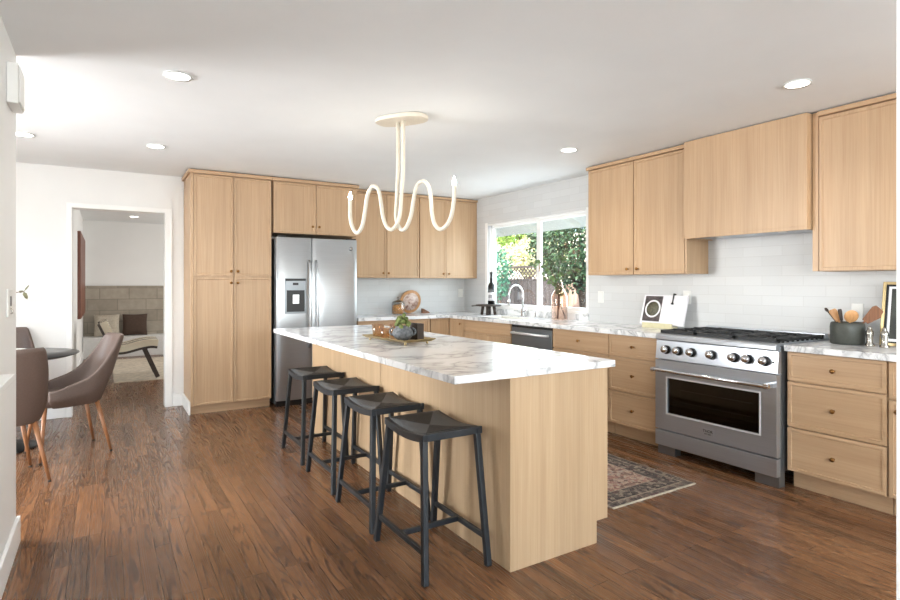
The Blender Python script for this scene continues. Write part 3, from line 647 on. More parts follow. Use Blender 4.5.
for k, y in enumerate((2.739, 2.638, 2.526, 2.370, 2.205, 2.110, 1.999)):
    ax = Vector((-1, 0, 0.11)).normalized(); p = Vector((RX + 0.012, y, 0.803))
    mt = Matrix.Translation(p) @ ax.to_track_quat('Z', 'Y').to_matrix().to_4x4()
    kb = MB().lathe([(0.033, 0.0), (0.033, 0.012), (0.031, 0.014)], seg=24, mat=mt).build('knob_bezel', 'black_plastic', cp)
    MB().lathe([(0.027, 0.014), (0.026, 0.044), (0.023, 0.048), (0, 0.049)], seg=24, mat=mt).build('knob', 'chrome', cp)
MB().lathe([(0.006, 0), (0.006, 0.004), (0, 0.005)], seg=12, mat=Matrix.Translation((RX + 0.012, 1.945, 0.80)) @ Matrix.Rotation(-PI / 2, 4, 'Y')).build('button', 'black_plastic', cp)
# oven door with window, handle, badge
wy0, wy1, wz0, wz1 = 2.03, 2.73, 0.325, 0.592
mb = MB(); dz0, dz1, dy0, dy1 = 0.196, 0.722, RY0 + 0.003, RY1 - 0.003
O = [(dy0, dz0), (dy1, dz0), (dy1, dz1), (dy0, dz1)]; I = [(wy0, wz0), (wy1, wz0), (wy1, wz1), (wy0, wz1)]
vs = [(RX, y, z) for y, z in O] + [(RX, y, z) for y, z in I] + [(RX + 0.03, y, z) for y, z in I] + [(RX + 0.044, y, z) for y, z in O]
fs = []
for k in range(4):
    j = (k + 1) % 4; fs += [(k, j, 4 + j, 4 + k), (4 + k, 4 + j, 8 + j, 8 + k), (12 + k, 12 + j, j, k)]
fs += [(15, 14, 13, 12)]
od = mb.add(vs, fs).build('oven_door', 'steel_y', t, bevel=0.002)
RB(RX - 0.003, RX + 0.004, wy0 - 0.010, wy0, wz0 - 0.010, wz1 + 0.010).box(RX - 0.003, RX + 0.004, wy1, wy1 + 0.010, wz0 - 0.010, wz1 + 0.010).box(RX - 0.003, RX + 0.004, wy0, wy1, wz0 - 0.010, wz0).box(RX - 0.003, RX + 0.004, wy0, wy1, wz1, wz1 + 0.010).build('window_frame', 'bright_trim', od, bevel=0.001)
RB(RX + 0.012, RX + 0.018, wy0, wy1, wz0, wz1).build('oven_window', 'oven_glass', od)
RB(RX + 0.030, RX + 0.044, wy0 - 0.001, wy1 + 0.001, wz0 - 0.001, wz1 + 0.001).build('oven_cavity', 'black_plastic', od)
for z in (0.42, 0.51): MB().tube([(RX + 0.026, wy0 + 0.06, z), (RX + 0.026, wy1 - 0.10, z)], 0.0025, 8).build('oven_rack', 'bright_trim', od)
mb = MB().tube([(RX - 0.055, 2.83, 0.652), (RX - 0.055, 1.935, 0.652)], 0.014, 14)
for y in (2.815, 1.955): mb.box(RX - 0.068, RX, y - 0.013, y + 0.013, 0.636, 0.668)
mb.build('handle', 'chrome', od, bevel=0.002)
bd = RB(RX - 0.004, RX, 2.345, 2.440, 0.232, 0.280).build('badge', 'steel_y', od, bevel=0.001)
text('THOR', 0.028, 'black_plastic', od, (RX - 0.0045, 2.392, 0.261), (PI / 2, 0, -PI / 2))
text('KITCHEN', 0.012, 'black_plastic', od, (RX - 0.0045, 2.392, 0.241), (PI / 2, 0, -PI / 2))
RB(RX + 0.0, RX + 0.044, RY0 + 0.003, RY1 - 0.003, 0.072, 0.186).build('kick_panel', 'steel_y', t, bevel=0.002)
for y0, y1 in ((RY0 + 0.006, RY0 + 0.16), (RY1 - 0.155, RY1 - 0.006)):
    RB(RX + 0.03, RX + 0.10, y0, y1, 0.0, 0.10).build('foot', 'steel_dark', t)
for y in (2.06, 2.70):
    RB(4.15, 4.25, y - 0.06, y + 0.06, 0.0, 0.10).build('foot', 'steel_dark', t)
# three cast grates, each over two burners
for g in range(3):
    y0 = RY0 + 0.014 + g * 0.299; y1 = y0 + 0.295; x0, x1 = RX + 0.045, 4.24; mb = MB(); zt = 0.948
    for x in (x0, x1 - 0.02): mb.box(x, x + 0.02, y0, y1, 0.921, zt)
    for y in (y0, y1 - 0.018): mb.box(x0, x1, y, y + 0.018, 0.930, zt)
    mb.box((x0 + x1) / 2 - 0.01, (x0 + x1) / 2 + 0.01, y0, y1, 0.930, zt)
    for xc in (x0 + (x1 - x0) * 0.27, x0 + (x1 - x0) * 0.73):
        mb.box(xc - 0.007, xc + 0.007, y0, y0 + 0.10, 0.932, zt + 0.004).box(xc - 0.007, xc + 0.007, y1 - 0.10, y1, 0.932, zt + 0.004)
        yc = (y0 + y1) / 2
        mb.box(xc - 0.13, xc - 0.04, yc - 0.007, yc + 0.007, 0.932, zt + 0.004).box(xc + 0.04, xc + 0.13, yc - 0.007, yc + 0.007, 0.932, zt + 0.004)
    for k in range(9):
        if g == 0: mb.box(x0 + 0.05 + k * 0.062, x0 + 0.065 + k * 0.062, y0 - 0.001, y0 + 0.012, 0.921, 0.935)
    mb.build('grate', 'black_iron', t, bevel=0.002)
    for xc in (x0 + (x1 - x0) * 0.27, x0 + (x1 - x0) * 0.73):
        MB().lathe([(0.055, 0.918), (0.055, 0.926), (0.035, 0.928), (0.035, 0.938), (0, 0.94)], (xc, (y0 + y1) / 2, 0), 20).build('burner', 'black_iron', t)

# ------------------------------------------------------------------ island
t = thing('kitchen_island', 'pale oak island base with plain panels under the marble top', 'island', (1.87, 3.4, 0))
RB(1.572, 2.155, 2.02, 4.80, 0.112, 0.879).box(1.572, 2.085, 2.02, 4.80, 0, 0.112).build('body', 'oak_pale', t)
for y0, y1 in ((2.017, 3.388), (3.394, 4.822)): RB(1.555, 1.571, y0, y1, 0.0, 0.879).build('front_panel', 'oak_pale', t, bevel=0.001)
for ya, yb in ((1.998, 2.018), (4.802, 4.822)):
    MB().prism([(1.571 if ya > 3 else 1.555, 0), (2.103, 0), (2.103, 0.112), (2.180, 0.112), (2.180, 0.879), (1.571 if ya > 3 else 1.555, 0.879)], lambda x, z: (x, ya, z), lambda x, z: (x, yb, z)).build('end_panel', 'oak_pale', t, bevel=0.001)
for k in range(4):
    y0 = 2.03 + k * 0.695; T = 2.176
    d = MB().box(2.156, 2.176, y0, y0 + 0.69, 0.116, 0.875).build('door', 'oak_pale', t, bevel=0.001)
    MB().lathe([(0.0075, 0), (0.005, 0.006), (0.013, 0.018), (0, 0.024)], seg=14, mat=Matrix.Translation((2.176, y0 + 0.06, 0.80)) @ Matrix.Rotation(PI / 2, 4, 'Y')).build('knob', 'brass', d)
tag(RB(1.246, 2.218, 1.980, 4.93, 0.880, 0.914).build('island_countertop', 'marble', None, (1.73, 3.43, 0.88), bevel=0.002), 'long white marble island top with grey veins', 'countertop')

# ------------------------------------------------------------------ counter stools
def make_stool():
    t = thing('counter_stool', '', 'stool', group='counter stools along the island')
    ox, hx, hy = 0.012, 0.160, 0.200; fx, fy = 0.182, 0.268; zt = 0.592
    sag = lambda y: 0.020 * (abs(y) / hy) ** 1.8
    for sx in (-1, 1):
        mb = MB(); pts = []
        vs = []; n = 10
        for k in range(n + 1):
            y = -hy + 2 * hy * k / n; z = zt + sag(y)
            for dx in (-0.013, 0.013):
                for dz in (0, 0.034): vs.append((ox + sx * (hx - 0.013) + dx, y, z - 0.012 + dz))
        fs = []
        for k in range(n):
            b = 4 * k
            fs += [(b, b + 4, b + 5, b + 1), (b + 2, b + 3, b + 7, b + 6), (b + 1, b + 5, b + 7, b + 3), (b, b + 2, b + 6, b + 4)]
        fs += [(0, 1, 3, 2), (4 * n, 4 * n + 2, 4 * n + 3, 4 * n + 1)]
        mb.add(vs, fs).build('side_rail', 'stool_frame', t, bevel=0.003)
    for sy in (-1, 1): RB(ox - hx + 0.026, ox + hx - 0.026, sy * hy - 0.026 * (sy > 0), sy * hy + 0.026 * (sy < 0), zt + 0.008, zt + 0.042).build('end_rail', 'stool_frame', t, bevel=0.003)
    vs = []; nx, ny = 6, 14
    for lay in (0, 1):
        for i in range(nx + 1):
            for j in range(ny + 1):
                x = ox - (hx - 0.020) + 2 * (hx - 0.020) * i / nx; y = -(hy - 0.020) + 2 * (hy - 0.020) * j / ny
                vs.append((x, y, zt + sag(y) + (0.024 if lay else 0.004) + (0.004 if lay and 0 < i < nx else 0)))
    q = (nx + 1) * (ny + 1); fs = []
    for i in range(nx):
        for j in range(ny):
            a = i * (ny + 1) + j; fs += [(a, a + 1, a + ny + 2, a + ny + 1), (q + a, q + a + ny + 1, q + a + ny + 2, q + a + 1)]
    rim = [i * (ny + 1) for i in range(nx + 1)] + [nx * (ny + 1) + j for j in range(1, ny + 1)] + [i * (ny + 1) + ny for i in range(nx - 1, -1, -1)] + [j for j in range(ny - 1, 0, -1)]
    for k in range(len(rim)):
        a, b = rim[k], rim[(k + 1) % len(rim)]; fs.append((a, b, q + b, q + a))
    MB().add(vs, fs, True).build('seat', 'weave', t)
    top = lambda sx, sy: Vector((ox + sx * (hx - 0.018), sy * (hy - 0.022), zt + 0.016))
    foot = lambda sx, sy: Vector((sx * (fx - 0.015), sy * (fy - 0.015), 0.0))
    for sx in (-1, 1):
        for sy in (-1, 1): MB().bar(foot(sx, sy), top(sx, sy), 0.027, 0.030, (0, 1, 0)).build('leg', 'stool_frame', t, bevel=0.004)
    at = lambda sx, sy, z: foot(sx, sy).lerp(top(sx, sy), z / (zt + 0.016))
    for sx in (-1, 1): MB().bar(at(sx, -1, 0.130), at(sx, 1, 0.130), 0.018, 0.024).build('side_stretcher', 'stool_frame', t, bevel=0.002)
    a = at(-1, 0, 0.130); a = (at(-1, -1, 0.130) + at(-1, 1, 0.130)) / 2; b = (at(1, -1, 0.130) + at(1, 1, 0.130)) / 2
    MB().bar(a, b, 0.018, 0.024).build('cross_stretcher', 'stool_frame', t, bevel=0.002)
    return t
st = make_stool(); place(st, (1.340, 2.355, 0)); st['label'] = 'black woven-seat counter stool nearest the end of the island'
dup(st, (1.352, 2.940, 0), 0.0, 'second black woven-seat counter stool from the near end of the island')
dup(st, (1.366, 3.565, 0), 0.0, 'third black woven-seat counter stool from the near end of the island')
dup(st, (1.374, 4.220, 0), 0.0, 'black woven-seat counter stool farthest from the camera, nearest the refrigerator')

# ------------------------------------------------------------------ pendant chandelier
pc = Vector((1.735, 3.44, 0)); pd = Vector((0.555, -0.832, 0)); pn = Vector((0.832, 0.555, 0))
t = thing('chandelier', 'cream wavy-arm chandelier hanging over the island', 'chandelier', (pc.x, pc.y, 2.445))
poly = []
for k in range(32):
    w = 2 * PI * k / 32; a = abs(math.cos(w)) ** 0.75 * math.copysign(1, math.cos(w)) * 0.19; b = abs(math.sin(w)) ** 0.75 * math.copysign(1, math.sin(w)) * 0.105
    poly.append((a, b))
P3 = lambda s, n, z: pc + pd * s + pn * n + Vector((0, 0, z))
MB().prism(poly, lambda a, b: P3(a, b, 2.418), lambda a, b: P3(a, b, 2.447), True).build('canopy', 'cream_metal', t, bevel=0.004)
LA = [(-0.413, 1.906), (-0.413, 1.786), (-0.396, 1.713), (-0.356, 1.664), (-0.313, 1.71), (-0.290, 1.803), (-0.272, 1.909), (-0.245, 1.972), (-0.211, 1.988), (-0.175, 1.955), (-0.154, 1.854), (-0.141, 1.772), (-0.114, 1.705), (-0.074, 1.678), (-0.034, 1.707), (-0.006, 1.777), (0.006, 1.90), (0.020, 2.10), (0.022, 2.42)]
RA = [(0.391, 1.954), (0.388, 1.856), (0.367, 1.747), (0.330, 1.688), (0.285, 1.668), (0.246, 1.705), (0.227, 1.776), (0.219, 1.866), (0.204, 1.953), (0.175, 1.992), (0.146, 1.998), (0.111, 1.970), (0.087, 1.886), (0.066, 1.772), (0.030, 1.694), (-0.006, 1.676), (-0.038, 1.712), (-0.052, 1.784), (-0.045, 1.906), (-0.036, 2.112), (-0.036, 2.42)]
def smooth_path(p, m=4):
    out = []
    for i in range(len(p) - 1):
        a = p[max(i - 1, 0)]; b = p[i]; c = p[i + 1]; d = p[min(i + 2, len(p) - 1)]
        for k in range(m):
            u = k / m
            out.append(tuple(0.5 * ((2 * b[j]) + (-a[j] + c[j]) * u + (2 * a[j] - 5 * b[j] + 4 * c[j] - d[j]) * u * u + (-a[j] + 3 * b[j] - 3 * c[j] + d[j]) * u ** 3) for j in range(len(b))))
    out.append(tuple(p[-1])); return out
for arm, off in ((LA, -0.014), (RA, 0.014)):
    pts = [P3(s, off, z) for s, z in smooth_path(arm)]
    o = MB().tube(pts, 0.0135, 12).build('arm', 'cream_metal', t)
    s, z = arm[0]
    MB().lathe([(0.010, 0.0), (0.014, 0.012), (0.0135, 0.022), (0.007, 0.042), (0.0, 0.062)], P3(s, off, z), 14).build('bulb', 'bulb_on', o)
    light('chandelier_bulb_light', 'POINT', P3(s, off, z + 0.075), 1.2, (1, 0.9, 0.75), 0.03)

# ------------------------------------------------------------------ recessed ceiling lights
LL = ['recessed ceiling light nearest the left wall, above the open floor', 'recessed ceiling light in front of the pantry', 'recessed ceiling light near the window, left of the two on the right', 'recessed ceiling light above the range side, largest on the right', 'recessed ceiling light over the dining corner behind the wall chime', 'small recessed ceiling light in the room beyond the doorway']
for (x, y), lb in zip(LAMPS, LL):
    t = thing('recessed_light', lb, 'ceiling light', (x, y, H - 0.008), group='recessed ceiling lights')
    MB().lathe([(0.060, 0.003), (0.075, 0.0), (0.070, 0.003), (0.070, 0.0085), (0.060, 0.0085), (0.060, 0.003)], (x, y, H - 0.009), 32, caps=False).build('trim_ring', 'plastic_white', t)
    MB().lathe([(0.062, 0.0035), (0.062, 0.008)], (x, y, H - 0.009), 32).build('lens', 'lamp_on', t)
    l = light('recessed_lamp', 'SPOT', (x, y, H - 0.02), LAMP_POWER * 4, (1.0, 0.97, 0.92), 0.06)
    l.data.spot_size = math.radians(130); l.data.spot_blend = 0.8

# ------------------------------------------------------------------ island tray and what stands on it
ta = Vector((1.52, 3.62, 0)); tb = Vector((1.58, 3.10, 0)); tu = (tb - ta).normalized(); tv = Vector((-tu.y, tu.x, 0))
TL, TW = 0.52, 0.25; tz = 0.914
tray_c = ta + tu * TL / 2 + tv * TW / 2
def TP(a, b, z): return ta + tu * a + tv * b + Vector((0, 0, z))
t = thing('serving_tray', 'gold rectangular footed tray on the marble island', 'tray', (tray_c.x, tray_c.y, tz))
vs = []; f = 0.02
for (i, z) in ((f, 0.935), (0, 0.950), (-0.002, 0.947), (f, 0.931)):
    vs += [TP(i, i, z), TP(TL - i, i, z), TP(TL - i, TW - i, z), TP(i, TW - i, z)]
fs = [(0, 1, 2, 3), (15, 14, 13, 12)]
for r in range(3):
    for k in range(4): j = (k + 1) % 4; fs.append((r * 4 + k, r * 4 + j, r * 4 + 4 + j, r * 4 + 4 + k))
MB().add(vs, fs).build('tray_plate', 'gold', t)
for a, b in ((0.04, 0.04), (TL - 0.04, 0.04), (0.04, TW - 0.04), (TL - 0.04, TW - 0.04)):
    MB().lathe([(0.001, 0.0), (0.007, 0.003), (0.009, 0.0085), (0.006, 0.015), (0.005, 0.018)], TP(a, b, tz), 12).build('foot', 'gold', t)
ts = 0.9355
def tumbler(a, b, lb, r=0.040, h=0.085):
    prof = [(0.0, 0.0), (r * 0.80, 0.0), (r, h), (r - 0.0035, h), (r * 0.80 - 0.003, 0.012), (0.0, 0.012)]
    o = MB().lathe(prof, TP(a, b, ts), 24).build('tumbler', 'amber_glass', None, TP(a, b, ts)); return tag(o, lb, 'glass', 'amber tumblers on the tray')
tumbler(0.075, 0.085, 'amber glass tumbler at the left end of the gold tray', 0.046, 0.088)
tumbler(0.190, 0.070, 'amber glass tumbler in the middle of the gold tray beside the pot', 0.036, 0.07)
tumbler(0.165, 0.165, 'amber glass tumbler at the back of the gold tray behind the middle one', 0.04, 0.092)
pp = TP(0.365, 0.096, ts)
t = thing('plant_pot', 'round speckled grey two-handled pot holding green moss', 'pot', pp)
MB().lathe([(0, 0), (0.035, 0), (0.060, 0.022), (0.070, 0.045), (0.062, 0.068), (0.046, 0.082), (0.050, 0.092), (0.044, 0.092), (0.040, 0.080), (0.0, 0.078)], pp, 28).build('pot', 'pot_stone', t)
for s in (-1, 1):
    c = Vector((0.851, -0.5257, 0)) * s
    MB().tube([pp + c * (0.060 + 0.024 * math.sin(w)) + Vector((0, 0, 0.055 + 0.022 * math.cos(w))) for w in [PI * k / 8 for k in range(9)]], 0.006, 8).build('handle', 'pot_stone', t)
mb = MB()
for k in range(34):
    w = random.random() * 2 * PI; e = random.random() ** 0.5; p = pp + Vector((0.045 * e * math.cos(w), 0.045 * e * math.sin(w), 0.090 + 0.075 * (1 - e * e) * (0.6 + 0.5 * random.random())))
    r = 0.012 + 0.006 * random.random()
    mb.lathe([(r * math.sin(PI * q / 5) + (1e-7 if q in (0, 5) else 0), -r * math.cos(PI * q / 5)) for q in range(6)], p, 7)
mb.build('moss', 'moss', t)
bx = TP(0.36, 0.200, ts)
t = thing('wooden_box', 'small dark open wooden box at the back right of the gold tray', 'box', bx)
mb = MB()
m4 = Matrix.Translation(bx) @ Matrix.Rotation(math.atan2(tu.y, tu.x), 4, 'Z')
MB().box(-0.06, 0.06, -0.026, 0.026, 0, 0.01).box(-0.06, 0.06, -0.026, -0.020, 0.01, 0.105).box(-0.06, 0.06, 0.020, 0.026, 0.01, 0.105).box(-0.06, -0.052, -0.020, 0.020, 0.01, 0.105).box(0.052, 0.06, -0.020, 0.020, 0.01, 0.105).xf(m4).build('box_body', 'dark_wood', t)

# ------------------------------------------------------------------ things on the counters
cz = 0.9145
# round board leaning on the fridge-wall tile
cen = Vector((3.43, 6.545, cz + 0.1555)); tilt = Matrix.Rotation(math.radians(90 + 12), 4, 'X')
MT = Matrix.Translation(cen) @ Matrix.Rotation(math.radians(-78), 4, 'X')
bd = thing('round_board', 'round marble and wood serving board leaning on the tile', 'board', (3.43, 6.52, cz))
MB().lathe([(0, -0.008), (0.152, -0.008), (0.155, -0.004), (0.155, 0.004), (0.152, 0.008), (0, 0.008)], seg=40, mat=MT).build('rim', 'light_wood', bd)
k = N('rose_marble'); v = k.coord(); M['rose'] = k.set(k.ramp(k.noise(v, 14, 5, 0.6, 1.2), [(0.35, (150, 110, 92)), (0.5, (214, 190, 178)), (0.65, (232, 220, 212))]), 0.3)
MB().lathe([(0, 0.0085), (0.118, 0.0085), (0.118, 0.011), (0, 0.011)], seg=40, mat=Matrix.Translation(cen) @ Matrix.Rotation(math.radians(102), 4, 'X')).build('marble_inlay', 'rose', bd)
j = (3.19, 6.42, cz)
t = thing('storage_jar', 'glass jar of orange dried fruit with a grey lid', 'jar', j)
MB().lathe([(0, 0), (0.082, 0), (0.085, 0.006), (0.085, 0.140), (0.075, 0.150), (0.072, 0.150), (0.080, 0.138), (0.080, 0.008), (0, 0.008)], j, 28).build('jar_body', 'clear_glass', t)
MB().lathe([(0, 0.009), (0.077, 0.009), (0.078, 0.110), (0.05, 0.125), (0, 0.128)], j, 24).build('contents', 'orange', t)
MB().lathe([(0, 0.151), (0.078, 0.151), (0.075, 0.160), (0.03, 0.180), (0.010, 0.186), (0.010, 0.196), (0.018, 0.206), (0.012, 0.218), (0, 0.22)], j, 24).build('lid', 'pewter', t)
o = MB().prism([(0, 0), (0.11, 0), (0.085, 0.02), (0.0, 0.062)], lambda a, z: (3.60 + a, 6.50, cz + z), lambda a, z: (3.60 + a, 6.56, cz + z)).build('wooden_wedge', 'mid_wood', None, (3.65, 6.53, cz), bevel=0.003)
tag(o, 'small brown wooden wedge beside the round board', 'block')
# pedestal board and bottle in the window corner
sx, sy = 4.12, 5.74
t = thing('pedestal_board', 'dark wooden serving board raised on small legs in the window corner', 'board', (sx, sy, cz))
MB().lathe([(0, 0.108), (0.155, 0.108), (0.165, 0.114), (0.165, 0.124), (0.155, 0.13), (0, 0.13)], (sx, sy, cz), 32).build('board_top', 'dark_wood', t, bevel=0.001)
for k in range(4):
    w = PI / 4 + k * PI / 2
    MB().tube([(sx + 0.085 * math.cos(w), sy + 0.085 * math.sin(w), cz), (sx + 0.07 * math.cos(w), sy + 0.07 * math.sin(w), cz + 0.109)], [0.018, 0.020], 10).build('leg', 'dark_wood', t)
MB().bar((sx - 0.155, sy + 0.04, cz + 0.117), (sx - 0.215, sy + 0.06, cz + 0.112), 0.03, 0.012).build('handle', 'dark_wood', t, bevel=0.003)
bz = cz + 0.1305; bx_, by_ = sx + 0.06, sy + 0.02
t = thing('bottle', 'dark glass bottle with a white label on the pedestal board', 'bottle', (bx_, by_, bz))
MB().lathe([(0, 0), (0.043, 0), (0.045, 0.005), (0.045, 0.225), (0.038, 0.25), (0.019, 0.275), (0.017, 0.38), (0.019, 0.385), (0.019, 0.41), (0, 0.41)], (bx_, by_, bz), 24).build('bottle_body', 'bottle_dark', t)
lbm = MB().lathe([(0.0455, 0.045), (0.0462, 0.045), (0.0462, 0.150), (0.0455, 0.150)], (bx_, by_, bz), 24, caps=False).build('bottle_label', 'paper', t)
RBm = MB()
for zz in (0.085, 0.098, 0.111):
    a0, a1 = PI + 0.0, PI + 1.2
    vs = []; 
    for q in range(7):
        w = a0 + (a1 - a0) * q / 6
        for z in (zz, zz + 0.007): vs.append((bx_ + 0.0465 * math.cos(w), by_ + 0.0465 * math.sin(w), bz + z))
    RBm.add(vs, [(2 * q, 2 * q + 2, 2 * q + 3, 2 * q + 1) for q in range(6)])
RBm.build('label_print', 'black_iron', t)
# faucet and soap pump
fx_, fy_ = 4.235, 5.20
t = thing('faucet', 'chrome gooseneck faucet behind the sink', 'faucet', (fx_, fy_, cz))
MB().lathe([(0.028, 0), (0.028, 0.01), (0.020, 0.018), (0.019, 0.09), (0.013, 0.10)], (fx_, fy_, cz), 20).build('faucet_base', 'chrome', t)
pts = [(fx_, fy_, cz + 0.08), (fx_, fy_, cz + 0.24)] + [(fx_ - 0.105 + 0.105 * math.cos(w), fy_, cz + 0.27 + 0.105 * math.sin(w)) for w in [PI * q / 12 for q in range(13)]] + [(fx_ - 0.21, fy_, cz + 0.20)]
MB().tube(pts, 0.0115, 12).build('spout', 'chrome', t)
MB().lathe([(0.012, 0), (0.016, 0.005), (0.015, 0.07), (0.012, 0.08)], (fx_ - 0.21, fy_, cz + 0.135), 16).build('spray_head', 'chrome', t)
MB().tube([(fx_, fy_ - 0.018, cz + 0.06), (fx_ - 0.01, fy_ - 0.05, cz + 0.068), (fx_ - 0.02, fy_ - 0.10, cz + 0.085)], [0.008, 0.007, 0.006], 10).build('lever', 'chrome', t)
p = (4.24, 4.97, cz)
t = thing('soap_pump', 'small metal soap pump right of the faucet', 'soap dispenser', p)
MB().lathe([(0.016, 0), (0.016, 0.006), (0.012, 0.01), (0.012, 0.055), (0.006, 0.06), (0.006, 0.08), (0, 0.081)], p, 16).build('pump_body', 'chrome', t)
MB().tube([Vector(p) + Vector((0, 0, 0.075)), Vector(p) + Vector((-0.06, 0, 0.07))], 0.006, 8).build('nozzle', 'chrome', t)

def leaf_mesh(mb, p, d, n, L, w):
    d = d.normalized(); n = (n - d * n.dot(d)).normalized(); s = d.cross(n)
    mb.add([p, p + d * L * 0.3 + s * w - n * 0.1 * w, p + d * L * 0.75 + s * w * 0.8, p + d * L, p + d * L * 0.75 - s * w * 0.8, p + d * L * 0.3 - s * w - n * 0.1 * w, p + d * L * 0.45 + n * w * 0.25],
           [(0, 1, 6), (1, 2, 6), (2, 3, 6), (3, 4, 6), (4, 5, 6), (5, 0, 6)])
def rv(): 
    v = Vector((random.gauss(0, 1), random.gauss(0, 1), random.gauss(0, 1))); return v.normalized()
def branch(t, pts, r, nleaf, L, w, mat_leaf='leaf', start=0.35):
    pts = [Vector(p) for p in smooth_path([tuple(p) for p in pts], 5)]
    o = MB().tube(pts, [r * (1 - 0.7 * k / (len(pts) - 1)) for k in range(len(pts))], 7).build('branch', 'twig', t)
    mb = MB(); n = len(pts)
    for k in range(nleaf):
        u = start + (1 - start) * k / max(1, nleaf - 1); i = min(n - 2, int(u * (n - 1))); p = pts[i].lerp(pts[i + 1], u * (n - 1) - i)
        tdir = (pts[i + 1] - pts[i]).normalized(); out = rv(); out = (out - tdir * out.dot(tdir)).normalized()
        leaf_mesh(mb, p, out + tdir * 0.5, rv() + Vector((0, 0, 0.6)), L * (0.7 + 0.6 * random.random()), w * (0.7 + 0.6 * random.random()))
    mb.build('leaves', mat_leaf, o); return o
# blush vase with branches in front of the window
vx, vy = 4.17, 4.50
t = thing('glass_vase', 'blush glass bottle vase with leafy branches by the window', 'vase', (vx, vy, cz))
MB().lathe([(0, 0), (0.080, 0), (0.086, 0.008), (0.086, 0.25), (0.070, 0.295), (0.036, 0.345), (0.032, 0.385), (0.037, 0.397), (0.033, 0.397), (0.028, 0.383), (0.032, 0.343), (0.066, 0.292), (0.082, 0.248), (0.082, 0.012), (0, 0.012)], (vx, vy, cz), 32).build('vase_body', 'pink_glass', t)
V = lambda a, b, c: (vx + a, vy + b, cz + c)
branch(t, [V(-0.05, -0.03, 0.015), V(-0.01, 0.0, 0.18), V(0.0, 0.01, 0.33), V(-0.02, 0.10, 0.52), V(-0.03, 0.28, 0.62), V(-0.03, 0.42, 0.60)], 0.006, 26, 0.06, 0.022)
branch(t, [V(0.05, -0.04, 0.015), V(0.0, -0.01, 0.2), V(0.0, 0.0, 0.33), V(-0.03, -0.02, 0.55), V(-0.05, -0.12, 0.72)], 0.006, 26, 0.06, 0.022)
branch(t, [V(0.01, 0.05, 0.015), V(0.01, 0.0, 0.2), V(0.0, 0.0, 0.34), V(0.0, -0.10, 0.50), V(-0.02, -0.26, 0.55)], 0.005, 20, 0.055, 0.02)
branch(t, [V(0.0, 0.03, 0.015), V(-0.01, 0.01, 0.2), V(-0.01, 0.0, 0.34), V(-0.06, 0.07, 0.42), V(-0.08, 0.17, 0.47)], 0.005, 18, 0.05, 0.018)
# open cookbook on a brass stand
ck = thing('cookbook', 'open cookbook showing a photograph of a bowl of food', 'book', (4.20, 3.20, cz + 0.02))
lean = math.radians(16); cb_y0, cb_y1 = 2.985, 3.432; ych = 3.225
nb = Vector((-math.cos(lean), 0, math.sin(lean))); ub = Vector((math.sin(lean), 0, math.cos(lean))); o0 = Vector((4.175, 0, cz + 0.022))
def BP(y, h, d): return o0 + ub * h + nb * d + Vector((0, y, 0))
def page(y0, y1, h0, h1, d0, d1):
    vs = [BP(y, h, d) for d in (d0, d1) for y, h in ((y0, h0), (y1, h0), (y1, h1), (y0, h1))]
    return MB().add(vs, [(3, 2, 1, 0), (4, 5, 6, 7), (0, 1, 5, 4), (1, 2, 6, 5), (2, 3, 7, 6), (3, 0, 4, 7)])
page(cb_y0 - 0.004, cb_y1 + 0.004, 0, 0.275, 0, 0.004).build('cover', 'paper', ck)
page(ych + 0.001, cb_y1, 0.003, 0.270, 0.004, 0.014).build('left_page', 'paper', ck)
page(cb_y0, ych - 0.001, 0.003, 0.270, 0.004, 0.016).build('right_page', 'paper', ck)
page(ych + 0.004, cb_y1 - 0.018, 0.03, 0.262, 0.014, 0.0146).build('photograph', 'photo_dark', ck)
mt = Matrix.Translation(BP(3.318, 0.145, 0.0146)) @ nb.to_track_quat('Z', 'Y').to_matrix().to_4x4()
MB().lathe([(0.066, 0), (0.082, 0), (0.082, 0.0008), (0.066, 0.0008), (0.066, 0)], seg=32, mat=mt, caps=False).build('printed_bowl', 'paper', ck)
MB().lathe([(0, 0), (0.066, 0), (0.066, 0.0006), (0, 0.0006)], seg=32, mat=mt).build('printed_food', 'food', ck)
t = thing('book_stand', 'pale brass easel holding the open cookbook', 'book stand', (4.19, 3.21, cz))
RB(4.125, 4.20, 3.06, 3.37, cz, cz + 0.018).box(4.118, 4.128, 3.06, 3.37, cz, cz + 0.044).build('ledge', 'brass_pale', t, bevel=0.002)
MB().bar(o0 + Vector((0.008, 3.21, -0.005)), BP(3.21, 0.27, -0.008), 0.10, 0.006, (1, 0, 0)).build('back_plate', 'brass_pale', t)
mb = MB().bar(BP(3.12, 0.285, -0.008), BP(3.12, 0.285, 0.02), 0.008).bar(BP(3.12, 0.289, 0.020), BP(3.12, 0.20, 0.020), 0.008)
mb.lathe([(0, -0.008), (0.010, -0.006), (0.012, 0), (0.010, 0.006), (0, 0.008)], BP(3.12, 0.195, 0.022), 10).bar(BP(3.12, 0.285, -0.008), BP(3.21, 0.25, -0.009), 0.006)
mb.build('page_holder', 'black_iron', t)
